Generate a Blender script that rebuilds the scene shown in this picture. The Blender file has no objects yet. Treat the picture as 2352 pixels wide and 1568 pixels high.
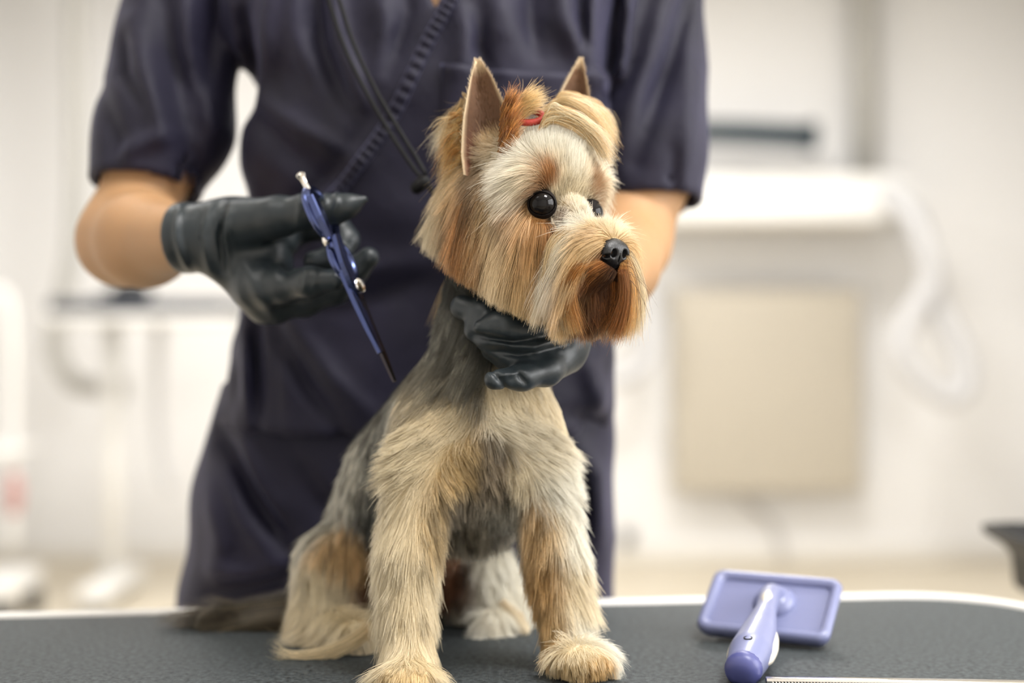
import bpy, bmesh, math, random
import numpy as np
from mathutils import Vector, Matrix, kdtree
from mathutils.bvhtree import BVHTree

rng = np.random.default_rng(7)
random.seed(7)
scene = bpy.context.scene
COL = scene.collection

# ------------------------------------------------------------------ camera
F = 50.0 / 36.0 * 2352.0          # focal length in pixels of the 2352 x 1568 frame
ZC = 1.02                          # eye height above the floor
TZ = 0.80                          # top of the grooming table
cam_d = bpy.data.cameras.new('camera')
cam_d.lens = 50.0
cam_d.sensor_width = 36.0
cam_d.clip_start = 0.02
cam_d.clip_end = 60
cam_d.dof.use_dof = True
cam_d.dof.focus_distance = 0.895
cam_d.dof.aperture_fstop = 2.3
cam = bpy.data.objects.new('camera', cam_d)
cam.location = (0, 0, ZC)
cam.rotation_euler = (math.radians(90), 0, 0)
COL.objects.link(cam)
scene.camera = cam

# ------------------------------------------------------------------ world, exposure
world = bpy.data.worlds.new('world')
scene.world = world
world.use_nodes = True
world.node_tree.nodes['Background'].inputs[0].default_value = (0.75, 0.85, 1.0, 1)
world.node_tree.nodes['Background'].inputs[1].default_value = 0.6
scene.view_settings.view_transform = 'Standard'
scene.view_settings.look = 'None'
scene.view_settings.gamma = 1.0
scene.view_settings.use_curve_mapping = False
scene.view_settings.exposure = -0.68
scene.cycles.max_bounces = 6
scene.cycles.diffuse_bounces = 3
scene.cycles.glossy_bounces = 2
scene.cycles.transmission_bounces = 5
scene.cycles.caustics_reflective = False
scene.cycles.caustics_refractive = False
scene.cycles.sample_clamp_indirect = 6.0
scene.cycles.adaptive_threshold = 0.08
scene.cycles_curves.shape = 'RIBBONS'


def area_light(name, loc, target, sx, sy, power, color):
    d = bpy.data.lights.new(name, 'AREA')
    d.shape = 'RECTANGLE'
    d.size, d.size_y = sx, sy
    d.energy = power
    d.color = color
    o = bpy.data.objects.new(name, d)
    o.location = loc
    o.rotation_euler = (Vector(target) - Vector(loc)).to_track_quat('-Z', 'Y').to_euler()
    COL.objects.link(o)
    return o


# daylight that comes in through the big window of the right-hand wall
area_light('window_daylight', (2.46, 0.35, 1.75), (0.0, 0.75, 1.35), 2.5, 1.5, 175, (1.0, 0.99, 0.98))


# ------------------------------------------------------------------ helpers
def srgb(r, g, b):
    c = np.array([r, g, b], float) / 255.0
    return tuple(np.where(c <= 0.04045, c / 12.92, ((c + 0.055) / 1.055) ** 2.4))


def P(px, py, Y):
    return np.array([(px - 1176.0) / F * Y, Y, ZC - (py - 784.0) / F * Y])


def R(px, Y):
    return px * Y / F


def tag(o, label, cat, group=None):
    o['label'] = label
    o['category'] = cat
    if group:
        o['group'] = group
    return o


def structure(o, label=None):
    o['kind'] = 'structure'
    if label:
        o['label'] = label
    return o


def empty(name, loc=(0, 0, 0)):
    o = bpy.data.objects.new(name, None)
    o.location = Vector([float(c) for c in loc])
    COL.objects.link(o)
    return o


def link(name, me, mat, parent=None, smooth=True):
    """links a mesh whose coordinates are world coordinates"""
    o = bpy.data.objects.new(name, me)
    if mat:
        me.materials.append(mat)
    if smooth:
        me.polygons.foreach_set('use_smooth', np.ones(len(me.polygons), bool))
    if parent is not None:
        off = Vector(parent.location)
        pp = parent.parent
        while pp is not None:
            off += pp.location
            pp = pp.parent
        me.transform(Matrix.Translation(-off))
        o.parent = parent
    COL.objects.link(o)
    return o


def mesh_from(verts, faces, name='m'):
    me = bpy.data.meshes.new(name)
    me.from_pydata([tuple(map(float, v)) for v in verts], [], [tuple(map(int, f)) for f in faces])
    me.update()
    return me


def bm_mesh(bm, name='m'):
    me = bpy.data.meshes.new(name)
    bmesh.ops.recalc_face_normals(bm, faces=bm.faces)
    bm.to_mesh(me)
    bm.free()
    return me


def box_bm(bm, lo, hi, mat=None, bev=0.0, seg=2):
    r = bmesh.ops.create_cube(bm, size=1.0)
    vs = r['verts']
    c = [(a + b) / 2 for a, b in zip(lo, hi)]
    s = [b - a for a, b in zip(lo, hi)]
    for v in vs:
        v.co = Vector((v.co.x * s[0], v.co.y * s[1], v.co.z * s[2]))
    if bev > 0:
        es = set()
        for v in vs:
            es.update(v.link_edges)
        r2 = bmesh.ops.bevel(bm, geom=list(es), offset=bev, segments=seg, affect='EDGES', profile=0.5)
        vs = list({v for f in r2['faces'] for v in f.verts} | {v for v in vs if v.is_valid})
    for v in vs:
        co = v.co + Vector(c) if mat is None else (mat @ (v.co + Vector(c)))
        v.co = co


def box(name, lo, hi, mat, parent=None, bev=0.0, seg=2, M=None, smooth=True):
    bm = bmesh.new()
    box_bm(bm, lo, hi, M, bev, seg)
    o = link(name, bm_mesh(bm), mat, parent, False)
    if bev > 0 and smooth:
        o.data.polygons.foreach_set('use_smooth', np.ones(len(o.data.polygons), bool))
        try:
            o.data.set_sharp_from_angle(angle=math.radians(40))
        except Exception:
            pass
    return o


def catmull(pts, n):
    pts = np.array(pts, float)
    if len(pts) < 3:
        t = np.linspace(0, 1, n)[:, None]
        return pts[0] * (1 - t) + pts[-1] * t
    p = np.vstack([2 * pts[0] - pts[1], pts, 2 * pts[-1] - pts[-2]])
    out = []
    u = np.linspace(0, len(pts) - 1, n)
    for t in u:
        i = min(int(t), len(pts) - 2)
        s = t - i
        p0, p1, p2, p3 = p[i], p[i + 1], p[i + 2], p[i + 3]
        out.append(0.5 * ((2 * p1) + (-p0 + p2) * s + (2 * p0 - 5 * p1 + 4 * p2 - p3) * s * s
                          + (-p0 + 3 * p1 - 3 * p2 + p3) * s ** 3))
    return np.array(out)


def tube_geo(path, rad, seg=12, cap=True, flat=None):
    """verts, faces of a tube along path (n x 3); rad scalar or n; flat = (su, sv) cross-section scale"""
    path = np.array(path, float)
    n = len(path)
    rad = np.ones(n) * rad if np.isscalar(rad) else np.array(rad, float)
    T = np.gradient(path, axis=0)
    T /= np.linalg.norm(T, axis=1)[:, None] + 1e-12
    ref = np.array([0, 0, 1.0]) if abs(T[0][2]) < 0.9 else np.array([1.0, 0, 0])
    u = np.cross(T[0], ref)
    u /= np.linalg.norm(u)
    verts, faces = [], []
    su, sv = flat or (1, 1)
    for i in range(n):
        u = u - T[i] * np.dot(u, T[i])
        u /= np.linalg.norm(u)
        v = np.cross(T[i], u)
        for k in range(seg):
            a = 2 * math.pi * k / seg
            verts.append(path[i] + rad[i] * (su * math.cos(a) * u + sv * math.sin(a) * v))
    for i in range(n - 1):
        for k in range(seg):
            a, b = i * seg + k, i * seg + (k + 1) % seg
            faces.append((a, b, b + seg, a + seg))
    if cap:
        faces.append(tuple(range(seg))[::-1])
        faces.append(tuple((n - 1) * seg + k for k in range(seg)))
    return verts, faces


def tube(name, pts, rad, mat, parent=None, n=None, seg=12, flat=None):
    path = catmull(pts, n or max(2, 6 * len(pts)))
    if not np.isscalar(rad):
        rad = np.interp(np.linspace(0, 1, len(path)), np.linspace(0, 1, len(rad)), rad)
    v, f = tube_geo(path, rad, seg, True, flat)
    return link(name, mesh_from(v, f), mat, parent)


def lathe(name, prof, mat, parent=None, M=None, seg=32):
    """prof: list of (radius, height) turned round +Z, then moved by matrix M"""
    verts, faces = [], []
    n = len(prof)
    for r, h in prof:
        for k in range(seg):
            a = 2 * math.pi * k / seg
            p = Vector((r * math.cos(a), r * math.sin(a), h))
            verts.append(tuple(M @ p) if M is not None else tuple(p))
    for i in range(n - 1):
        for k in range(seg):
            a, b = i * seg + k, i * seg + (k + 1) % seg
            faces.append((a, b, b + seg, a + seg))
    faces.append(tuple(range(seg))[::-1])
    faces.append(tuple((n - 1) * seg + k for k in range(seg)))
    o = link(name, mesh_from(verts, faces), mat, parent)
    try:
        o.data.set_sharp_from_angle(angle=math.radians(50))
    except Exception:
        pass
    return o


def frame_to(p, d, up=(0, 0, 1)):
    """matrix with local +Z along d at p"""
    d = Vector(d).normalized()
    q = d.to_track_quat('Z', 'Y')
    return Matrix.Translation(Vector(p)) @ q.to_matrix().to_4x4()


# ------------------------------------------------------------------ signed distance modelling
def smin(a, b, k):
    h = np.maximum(k - np.abs(a - b), 0.0) / k
    return np.minimum(a, b) - h * h * k * 0.25


def smax(a, b, k):
    return -smin(-a, -b, k)


def cap(p, a, b, ra, rb):
    a = np.asarray(a, np.float32)
    ab = np.asarray(b, np.float32) - a
    pa = p - a
    t = np.clip(pa @ ab / float(ab @ ab), 0, 1)
    return np.sqrt((((pa - t[:, None] * ab)) ** 2).sum(1)) - (ra + (rb - ra) * t)


def chain(p, pts, rads, k=None):
    d = None
    for i in range(len(pts) - 1):
        e = cap(p, pts[i], pts[i + 1], rads[i], rads[i + 1])
        d = e if d is None else (smin(d, e, k) if k else np.minimum(d, e))
    return d


def ell(p, c, r, M=None):
    q = p - np.asarray(c, np.float32)
    if M is not None:
        q = q @ np.asarray(M, np.float32)      # columns of M are the axes
    r = np.asarray(r, np.float32)
    k0 = np.sqrt(((q / r) ** 2).sum(1))
    k1 = np.sqrt(((q / (r * r)) ** 2).sum(1)) + 1e-9
    return k0 * (k0 - 1.0) / k1


def fgrad(f, p, e=4e-4):
    g = np.empty_like(p)
    for i in range(3):
        d = np.zeros(3, np.float32)
        d[i] = e
        g[:, i] = (f(p + d) - f(p - d)) / (2 * e)
    return g


def surface_nets(f, lo, hi, h, project=2):
    lo = np.array(lo, float)
    hi = np.array(hi, float)
    n = np.ceil((hi - lo) / h).astype(int) + 1
    ax = [lo[i] + h * np.arange(n[i]) for i in range(3)]
    B = 6                                            # evaluate finely only in blocks near the surface
    V = np.empty(n, np.float32)
    nb = -(-n // B)
    bc = np.stack(np.meshgrid(*[lo[i] + h * (B * np.arange(nb[i]) + (B - 1) / 2) for i in range(3)], indexing='ij'), -1)
    bv = np.concatenate([f(q) for q in np.array_split(bc.reshape(-1, 3).astype(np.float32), max(1, bc.size // 900000))]).reshape(nb)
    V[:] = np.repeat(np.repeat(np.repeat(bv, B, 0), B, 1), B, 2)[:n[0], :n[1], :n[2]]
    near = np.argwhere(np.abs(bv) < h * B * 1.6)
    loc = np.stack(np.meshgrid(*[np.arange(B)] * 3, indexing='ij'), -1).reshape(-1, 3)
    for part in np.array_split(near, max(1, len(near) // 1500)):
        ii = (part[:, None, :] * B + loc[None]).reshape(-1, 3)
        ii = ii[(ii < n).all(1)]
        V[ii[:, 0], ii[:, 1], ii[:, 2]] = f((lo + h * ii).astype(np.float32))
    S = V < 0
    c = np.zeros(n - 1, np.int8)
    for dx in (0, 1):
        for dy in (0, 1):
            for dz in (0, 1):
                c += S[dx:n[0] - 1 + dx, dy:n[1] - 1 + dy, dz:n[2] - 1 + dz]
    act = (c > 0) & (c < 8)
    idx = -np.ones(act.shape, np.int64)
    cells = np.argwhere(act)
    idx[act] = np.arange(len(cells))
    pos = np.zeros((len(cells), 3))
    cnt = np.zeros(len(cells))
    cor = [(0, 0, 0), (1, 0, 0), (0, 1, 0), (0, 0, 1), (1, 1, 0), (1, 0, 1), (0, 1, 1), (1, 1, 1)]
    for a in cor:
        for axis in range(3):
            if a[axis]:
                continue
            b = list(a)
            b[axis] = 1
            ia = cells + np.array(a)
            ib = cells + np.array(b)
            va = V[ia[:, 0], ia[:, 1], ia[:, 2]]
            vb = V[ib[:, 0], ib[:, 1], ib[:, 2]]
            m = (va < 0) != (vb < 0)
            t = np.where(m, va / np.where(m, va - vb, 1), 0)
            q = np.array(a, float)[None].repeat(len(cells), 0)
            q[:, axis] += t
            pos[m] += q[m]
            cnt[m] += 1
    verts = lo + h * (cells + pos / cnt[:, None])
    faces = []
    for axis in range(3):
        u, v = (axis + 1) % 3, (axis + 2) % 3
        sl0 = [slice(None)] * 3
        sl1 = [slice(None)] * 3
        sl0[axis] = slice(0, n[axis] - 1)
        sl1[axis] = slice(1, n[axis])
        for s_ in (sl0, sl1):
            s_[u] = slice(1, n[u] - 1)
            s_[v] = slice(1, n[v] - 1)
        A, B = S[tuple(sl0)], S[tuple(sl1)]
        e = np.argwhere(A != B)
        flip = A[A != B]
        base = e.copy()
        base[:, u] += 1
        base[:, v] += 1
        q = []
        for du, dv in ((-1, -1), (0, -1), (0, 0), (-1, 0)):
            cc = base.copy()
            cc[:, u] += du
            cc[:, v] += dv
            q.append(idx[cc[:, 0], cc[:, 1], cc[:, 2]])
        q = np.stack(q, 1)
        q[~flip] = q[~flip][:, ::-1]
        faces.append(q)
    faces = np.concatenate(faces)
    p = verts.astype(np.float32)
    for _ in range(project):
        g = fgrad(f, p, h * 0.25)
        g2 = (g * g).sum(1) + 1e-6
        st = f(p)[:, None] * g / g2[:, None]
        ln = np.linalg.norm(st, axis=1)[:, None] + 1e-12
        p = p - st * np.minimum(1, 0.6 * h / ln)
    return p, faces


def np_mesh(verts, faces, name='m'):
    me = bpy.data.meshes.new(name)
    nv, nf = len(verts), len(faces)
    me.vertices.add(nv)
    me.vertices.foreach_set('co', np.ascontiguousarray(verts, np.float32).ravel())
    me.loops.add(nf * 4)
    me.loops.foreach_set('vertex_index', np.ascontiguousarray(faces, np.int32).ravel())
    me.polygons.add(nf)
    me.polygons.foreach_set('loop_start', np.arange(0, nf * 4, 4, dtype=np.int32))
    me.update(calc_edges=True)
    me.validate()
    return me


def vcolor(me, cols, name='tint'):
    a = me.color_attributes.new(name, 'FLOAT_COLOR', 'POINT')
    c = np.ones((len(cols), 4), np.float32)
    c[:, :3] = cols
    a.data.foreach_set('color', c.ravel())


class Waves:
    """cheap smooth noise: sum of sines, about -1..1"""
    def __init__(self, freq, seed, n=7, aniso=(1, 1, 1)):
        r = np.random.default_rng(seed)
        d = r.normal(size=(n, 3))
        d /= np.linalg.norm(d, axis=1)[:, None]
        self.k = (d * freq * r.uniform(0.6, 1.5, (n, 1)) * np.array(aniso)).astype(np.float32)
        self.ph = r.uniform(0, 6.28, n).astype(np.float32)
        self.n = n

    def __call__(self, p):
        return np.sin(np.asarray(p, np.float32) @ self.k.T * 6.2832 + self.ph).sum(1) / (self.n * 0.5) ** 0.5 / 1.6


# ------------------------------------------------------------------ materials
def nmat(name):
    m = bpy.data.materials.new(name)
    m.use_nodes = True
    nt = m.node_tree
    b = nt.nodes['Principled BSDF']
    return m, nt, b


def plain(name, col, rough=0.5, metal=0.0, spec=0.5, noise=None, bump=None, sheen=0.0, coat=0.0, sss=0.0, coords='Object'):
    m, nt, b = nmat(name)
    b.inputs['Base Color'].default_value = (*col, 1)
    b.inputs['Roughness'].default_value = rough
    b.inputs['Metallic'].default_value = metal
    b.inputs['Specular IOR Level'].default_value = spec
    if sheen:
        b.inputs['Sheen Weight'].default_value = sheen
        b.inputs['Sheen Roughness'].default_value = 0.45
    if coat:
        b.inputs['Coat Weight'].default_value = coat
        b.inputs['Coat Roughness'].default_value = 0.08
    if sss:
        b.inputs['Subsurface Weight'].default_value = sss
        b.inputs['Subsurface Radius'].default_value = (0.012, 0.005, 0.003)
    tc = nt.nodes.new('ShaderNodeTexCoord')
    if noise:
        sc, amt = noise
        n = nt.nodes.new('ShaderNodeTexNoise')
        n.inputs['Scale'].default_value = sc
        n.inputs['Detail'].default_value = 4
        nt.links.new(tc.outputs[coords], n.inputs['Vector'])
        r = nt.nodes.new('ShaderNodeMapRange')
        r.inputs['From Min'].default_value = 0.3
        r.inputs['From Max'].default_value = 0.7
        r.inputs['To Min'].default_value = 1 - amt
        r.inputs['To Max'].default_value = 1 + amt
        nt.links.new(n.outputs['Fac'], r.inputs['Value'])
        mx = nt.nodes.new('ShaderNodeVectorMath')
        mx.operation = 'SCALE'
        mx.inputs[0].default_value = col
        nt.links.new(r.outputs[0], mx.inputs['Scale'])
        nt.links.new(mx.outputs[0], b.inputs['Base Color'])
    if bump:
        sc, st, dist = bump
        n2 = nt.nodes.new('ShaderNodeTexNoise')
        n2.inputs['Scale'].default_value = sc
        n2.inputs['Detail'].default_value = 5
        nt.links.new(tc.outputs[coords], n2.inputs['Vector'])
        bp = nt.nodes.new('ShaderNodeBump')
        bp.inputs['Strength'].default_value = st
        bp.inputs['Distance'].default_value = dist
        nt.links.new(n2.outputs['Fac'], bp.inputs['Height'])
        nt.links.new(bp.outputs[0], b.inputs['Normal'])
    return m
# ================================================================== the room
M_WALL = plain('white_wall_paint', srgb(240, 239, 238), 0.8)
M_CEIL = plain('ceiling_paint', srgb(242, 241, 238), 0.9)
M_SKIRT = plain('skirting_white', srgb(232, 228, 220), 0.55)
M_WHITE = plain('white_plastic', srgb(238, 237, 234), 0.35)
M_GREYPIPE = plain('grey_pipe', srgb(182, 180, 174), 0.4)
M_DARK = plain('dark_charcoal_plastic', srgb(22, 25, 28), 0.5)
M_TEAL = plain('dark_teal_enamel', srgb(18, 44, 55), 0.6)
M_BEIGE = plain('beige_panel_enamel', srgb(190, 182, 167), 0.55, noise=(2.0, 0.02))
M_CHROME = plain('brushed_chrome', (0.75, 0.75, 0.76), 0.22, 1.0)
M_BLACKPL = plain('black_plastic', srgb(15, 15, 16), 0.55, spec=.3, bump=(240, 0.15, 0.001))
M_PINK = plain('dull_pink_cloth', srgb(196, 150, 146), 0.8)

XL, XR, YF, YB, ZH = -2.6, 2.5, -1.9, 6.6, 2.75


def floor_material():
    m, nt, b = nmat('beige_floor')
    tc = nt.nodes.new('ShaderNodeTexCoord')
    n = nt.nodes.new('ShaderNodeTexNoise')
    n.inputs['Scale'].default_value = 3.0
    n.inputs['Detail'].default_value = 6
    nt.links.new(tc.outputs['Object'], n.inputs['Vector'])
    cr = nt.nodes.new('ShaderNodeValToRGB')
    cr.color_ramp.elements[0].position = 0.3
    cr.color_ramp.elements[0].color = (*srgb(206, 194, 172), 1)
    cr.color_ramp.elements[1].position = 0.7
    cr.color_ramp.elements[1].color = (*srgb(216, 206, 186), 1)
    nt.links.new(n.outputs['Fac'], cr.inputs[0])
    nt.links.new(cr.outputs[0], b.inputs['Base Color'])
    b.inputs['Roughness'].default_value = 0.45
    return m


structure(box('floor', (XL, YF, -0.1), (XR, YB, 0.0), floor_material()), 'beige vinyl floor of the grooming room')
structure(box('ceiling', (XL, YF, ZH), (XR, YB, ZH + 0.1), M_CEIL))
structure(box('wall_back', (XL - 0.1, YB, -0.1), (XR + 0.1, YB + 0.1, ZH + 0.1), M_WALL))
structure(box('wall_left', (XL - 0.1, YF, -0.1), (XL, YB, ZH + 0.1), M_WALL))
structure(box('wall_front', (XL - 0.1, YF - 0.1, -0.1), (XR + 0.1, YF, ZH + 0.1), M_WALL))
# right wall with its window opening
WY0, WY1, WZ0, WZ1 = -0.95, 1.65, 0.95, 2.55
bm = bmesh.new()
for lo, hi in (((XR, YF, -0.1), (XR + 0.1, WY0, ZH + 0.1)), ((XR, WY1, -0.1), (XR + 0.1, YB, ZH + 0.1)),
               ((XR, WY0, -0.1), (XR + 0.1, WY1, WZ0)), ((XR, WY0, WZ1), (XR + 0.1, WY1, ZH + 0.1))):
    box_bm(bm, lo, hi)
structure(link('wall_right', bm_mesh(bm), M_WALL, None, False))
win = structure(empty('window_1', (XR + 0.05, (WY0 + WY1) / 2, WZ0)))
bm = bmesh.new()
for lo, hi in (((XR + .02, WY0, WZ0), (XR + .08, WY0 + .06, WZ1)), ((XR + .02, WY1 - .06, WZ0), (XR + .08, WY1, WZ1)),
               ((XR + .02, WY0, WZ0), (XR + .08, WY1, WZ0 + .06)), ((XR + .02, WY0, WZ1 - .06), (XR + .08, WY1, WZ1)),
               ((XR + .02, (WY0 + WY1) / 2 - .03, WZ0), (XR + .08, (WY0 + WY1) / 2 + .03, WZ1))):
    box_bm(bm, lo, hi)
link('window_frame', bm_mesh(bm), M_WHITE, win, False)
mg, nt, b = nmat('window_glass')
b.inputs['Transmission Weight'].default_value = 1.0
b.inputs['Roughness'].default_value = 0.0
b.inputs['IOR'].default_value = 1.05
for y0, y1 in ((WY0 + .06, (WY0 + WY1) / 2 - .03), ((WY0 + WY1) / 2 + .03, WY1 - .06)):
    box('pane', (XR + .045, y0, WZ0 + .06), (XR + .055, y1, WZ1 - .06), mg, win)
structure(box('baseboard_back', (XL, YB - 0.015, 0.0), (XR, YB, 0.07), M_SKIRT, None, 0.004))
structure(box('baseboard_left', (XL, YF, 0.0), (XL + 0.015, YB, 0.07), M_SKIRT, None, 0.004))
structure(box('baseboard_right', (XR - 0.015, YF, 0.0), (XR, YB, 0.07), M_SKIRT, None, 0.004))

# ceiling light panels
mE, nt, b = nmat('lamp_diffuser')
b.inputs['Base Color'].default_value = (0.9, 0.9, 0.9, 1)
b.inputs['Emission Color'].default_value = (1, 0.97, 0.93, 1)
b.inputs['Emission Strength'].default_value = 6.0
LAMPS = [(0.75, 0.35, 72), (-1.1, 0.35, 8), (0.75, 2.3, 26), (-1.1, 2.3, 20), (0.75, 4.6, 72), (-1.1, 4.6, 58)]
for i, (x, y, pw) in enumerate(LAMPS):
    row = ('in front of the table', 'above the standing groomer', 'by the far wall')[i // 2]
    t = tag(empty('ceiling_lamp', (x, y, ZH)), 'square white led ceiling panel ' + row + (' on the window side' if x > 0 else ' on the left half'), 'lamp', 'ceiling lamps')
    bm = bmesh.new()
    for lo, hi in (((x - .32, y - .32, ZH - .03), (x + .32, y - .29, ZH)), ((x - .32, y + .29, ZH - .03), (x + .32, y + .32, ZH)),
                   ((x - .32, y - .29, ZH - .03), (x - .29, y + .29, ZH)), ((x + .29, y - .29, ZH - .03), (x + .32, y + .29, ZH))):
        box_bm(bm, lo, hi)
    link('frame', bm_mesh(bm), M_WHITE, t, False)
    box('diffuser', (x - .29, y - .29, ZH - .018), (x + .29, y + .29, ZH - .008), mE, t)
    lo = area_light('ceiling_lamp_light', (x, y, ZH - 0.035), (x, y, 0), 0.6, 0.6, pw, (1.0, 0.985, 0.97))

# ------------------------------------------------------------------ things along the back wall
# right: round-ended shelf with a drooping dryer hose, a dark bar above, a beige heater below
YW = 6.6


def rect_px(x0, y0, x1, y1, Y):
    a, b_ = P(x0, y1, Y), P(x1, y0, Y)
    return a[0], b_[0], a[2], b_[2]


x0, x1, z0, z1 = rect_px(1545, 662, 1978, 1130, 6.45)
t = tag(empty('panel_heater', ((x0 + x1) / 2, YW, z0)), 'beige square heater panel mounted on the white back wall', 'heater')
box('panel', (x0, 6.43, z0), (x1, 6.50, z1), M_BEIGE, t, 0.015, 3)
box('bracket', (x0 + .12, 6.50, z0 + .15), (x1 - .12, YW - .002, z1 - .15), M_SKIRT, t)
tube('power_cord', [P(1690, 1115, 6.47), P(1712, 1150, 6.52), P(1770, 1200, 6.56), P(1795, 1260, 6.57), P(1800, 1284, 6.57)], 0.014,
     plain('cord_grey', srgb(205, 202, 200), .5), t)

xs0, xs1, zs0, zs1 = rect_px(1440, 408, 2110, 470, 6.25)
t = tag(empty('dryer_cabinet', ((xs0 + xs1) / 2, YW, zs0)), 'white round-ended dryer cabinet hung high on the back wall', 'dryer')
n = 28
prof = []
rr = 0.20
for k in range(n):
    a = math.pi / 2 * k / (n - 1)
    prof.append((xs1 - rr + rr * math.sin(a), zs1 - rr + rr * math.cos(a)))
outline = [(xs0, zs0 - .06), (xs0, zs1)] + prof + [(xs1, zs0 - .06)]
v = [(x, 6.12, z) for x, z in outline] + [(x, YW - .002, z) for x, z in outline]
m_ = len(outline)
f = [tuple(range(m_))[::-1], tuple(range(m_, 2 * m_))] + [(k, (k + 1) % m_, m_ + (k + 1) % m_, m_ + k) for k in range(m_)]
link('casing', mesh_from(v, f), M_WHITE, t, False)
box('underside_tray', (xs0 + .05, 6.10, zs0 - .085), (xs1 - .18, 6.56, zs0 - .062), M_SKIRT, t, .006)
tube('support_pipe', [P(1987, -520, 6.5), P(1987, 420, 6.5)], 0.062, M_GREYPIPE, t, n=4, seg=20)
M_HOSE = plain('pale_hose', srgb(206, 206, 208), .45)


def ribbed_hose(name, pts, rad, parent=None, ribs=60):
    path = catmull(pts, ribs * 3)
    r_ = rad * (1 + 0.05 * np.sin(np.arange(len(path)) * 2 * math.pi / 3))
    v, f = tube_geo(path, r_, 14)
    return link(name, mesh_from(v, f), M_HOSE, parent)


ribbed_hose('hose', [P(2040, 440, 6.1), P(2095, 500, 5.98), P(2128, 580, 5.95), P(2136, 650, 5.95), P(2090, 730, 5.95), P(2068, 800, 5.95),
                     P(2110, 870, 5.95), P(2170, 912, 5.95), P(2218, 890, 5.95), P(2205, 800, 5.97), P(2160, 720, 5.99), P(2145, 640, 6.0),
                     P(2125, 585, 6.05), P(2090, 530, 6.15)], 0.047, t)
ribbed_hose('hose', [P(1480, 650, 6.3), P(1492, 740, 6.3), P(1488, 810, 6.3), P(1460, 855, 6.3), P(1400, 872, 6.3)], 0.045, t, 30)
t = tag(empty('dryer_nozzle', P(1750, 330, 6.3)), 'dark teal dryer nozzle bar above the white dryer cabinet', 'dryer nozzle')
tube('nozzle_bar', [P(1560, 300, 6.3), P(1700, 305, 6.3), P(1850, 313, 6.3)], [0.046, 0.052, 0.054], M_TEAL, t, n=12)
lathe('nozzle_tip', [(0.02, -0.02), (0.066, -0.012), (0.068, 0.03), (0.03, 0.036)], M_TEAL, t, frame_to(P(1858, 314, 6.3), (1, 0, -0.05)))
box('wall_bracket', tuple(P(1600, 312, 6.33)), tuple(P(1625, 290, 6.33) + np.array([0, .262, 0])), M_SKIRT, t)

# left: tray table on a white column with its grey arm pipe, a hose, a wheeled white stand
t = tag(empty('instrument_table', (P(255, 784, 5.6)[0], 5.6, 0)), 'white instrument table with dark top on a column at the back', 'table')
x0, x1, z0, z1 = rect_px(155, 712, 560, 742, 5.6)
box('table_top', (x0, 5.30, z0), (x1, 5.90, z0 + .032), M_WHITE, t, .008)
box('mat', (x0 + .02, 5.30, z0 + .0325), (x1 - .02, 5.88, z0 + .085), plain('slate_mat', srgb(66, 70, 80), .6), t, .006)
tube('column', [P(257, 742, 5.6), (P(257, 742, 5.6)[0], 5.6, 0.06)], 0.036, M_WHITE, t, n=2, seg=20)
box('base_foot', (P(225, 0, 5.6)[0], 5.3, 0.03), (P(290, 0, 5.6)[0], 5.9, 0.10), M_WHITE, t, .02)
for yy in (5.36, 5.84):
    tube('caster', [(P(257, 0, 5.6)[0] - .02, yy, .03), (P(257, 0, 5.6)[0] + .02, yy, .03)], .03, M_DARK, t, n=2, seg=16)
tube('drain_hose', [P(365, 745, 5.62), P(362, 900, 5.62), P(372, 1040, 5.62), P(392, 1130, 5.62)], 0.024, M_HOSE, t, seg=12)
px_ = P(128, 0, 5.7)[0]
t = tag(empty('drain_pipe', (px_, 5.7, 1.0)), 'tall grey pipe with curved lower end beside the instrument table', 'pipe')
tube('pipe', [(px_, 5.95, ZH), (px_, 5.95, P(0, 500, 5.95)[2]), P(128, 760, 5.95), P(140, 840, 5.95), P(185, 885, 5.95), P(280, 893, 5.95)], 0.038, M_GREYPIPE, t, n=40, seg=18)
lathe('collar', [(.036, 0), (.05, .002), (.05, .05), (.036, .052)], M_GREYPIPE, t, frame_to(P(262, 893, 5.95), (1, 0, 0)))
# dark clipper case on that table
c = P(300, 690, 5.6)
zt = z0 + .085
t = tag(empty('clipper_case', (c[0], 5.6, zt)), 'black hair clipper lying on the far instrument table', 'clipper')
bm = bmesh.new()
bmesh.ops.create_uvsphere(bm, u_segments=24, v_segments=14, radius=1)
for v_ in bm.verts:
    v_.co = Vector((c[0] + v_.co.x * .085, 5.6 + v_.co.y * .05, zt + .036 + max(-.036, v_.co.z * .046)))
link('case', bm_mesh(bm), M_DARK, t)
box('blade', (c[0] - .135, 5.57, zt), (c[0] - .06, 5.63, zt + .028), M_DARK, t, .006)
# white wheeled stand at the left edge
t = tag(empty('wheeled_stand', (P(20, 0, 5.2)[0], 5.2, 0)), 'white wheeled stand with pink cloth at the far left', 'stand')
tube('upright', [P(28, 1260, 5.2), P(30, 900, 5.2), P(25, 720, 5.2), P(0, 670, 5.2), P(-60, 660, 5.2)], .018, M_WHITE, t, seg=10)
tube('upright', [P(-60, 1260, 5.2), P(-60, 900, 5.2), P(-60, 660, 5.2)], .018, M_WHITE, t, seg=10)
box('shelf', (P(-70, 0, 5.2)[0], 5.0, P(0, 1040, 5.2)[2]), (P(48, 0, 5.2)[0], 5.4, P(0, 1025, 5.2)[2]), M_WHITE, t, .005)
box('lower_frame', (P(-70, 0, 5.2)[0], 5.0, 0.10), (P(58, 0, 5.2)[0], 5.4, 0.17), M_WHITE, t, .01)
for yy in (5.05, 5.35):
    for xx in (-55, 45):
        tube('caster', [(P(xx, 0, 5.2)[0] - .018, yy, .05), (P(xx, 0, 5.2)[0] + .018, yy, .05)], .05, M_DARK, t, n=2, seg=18)
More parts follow.
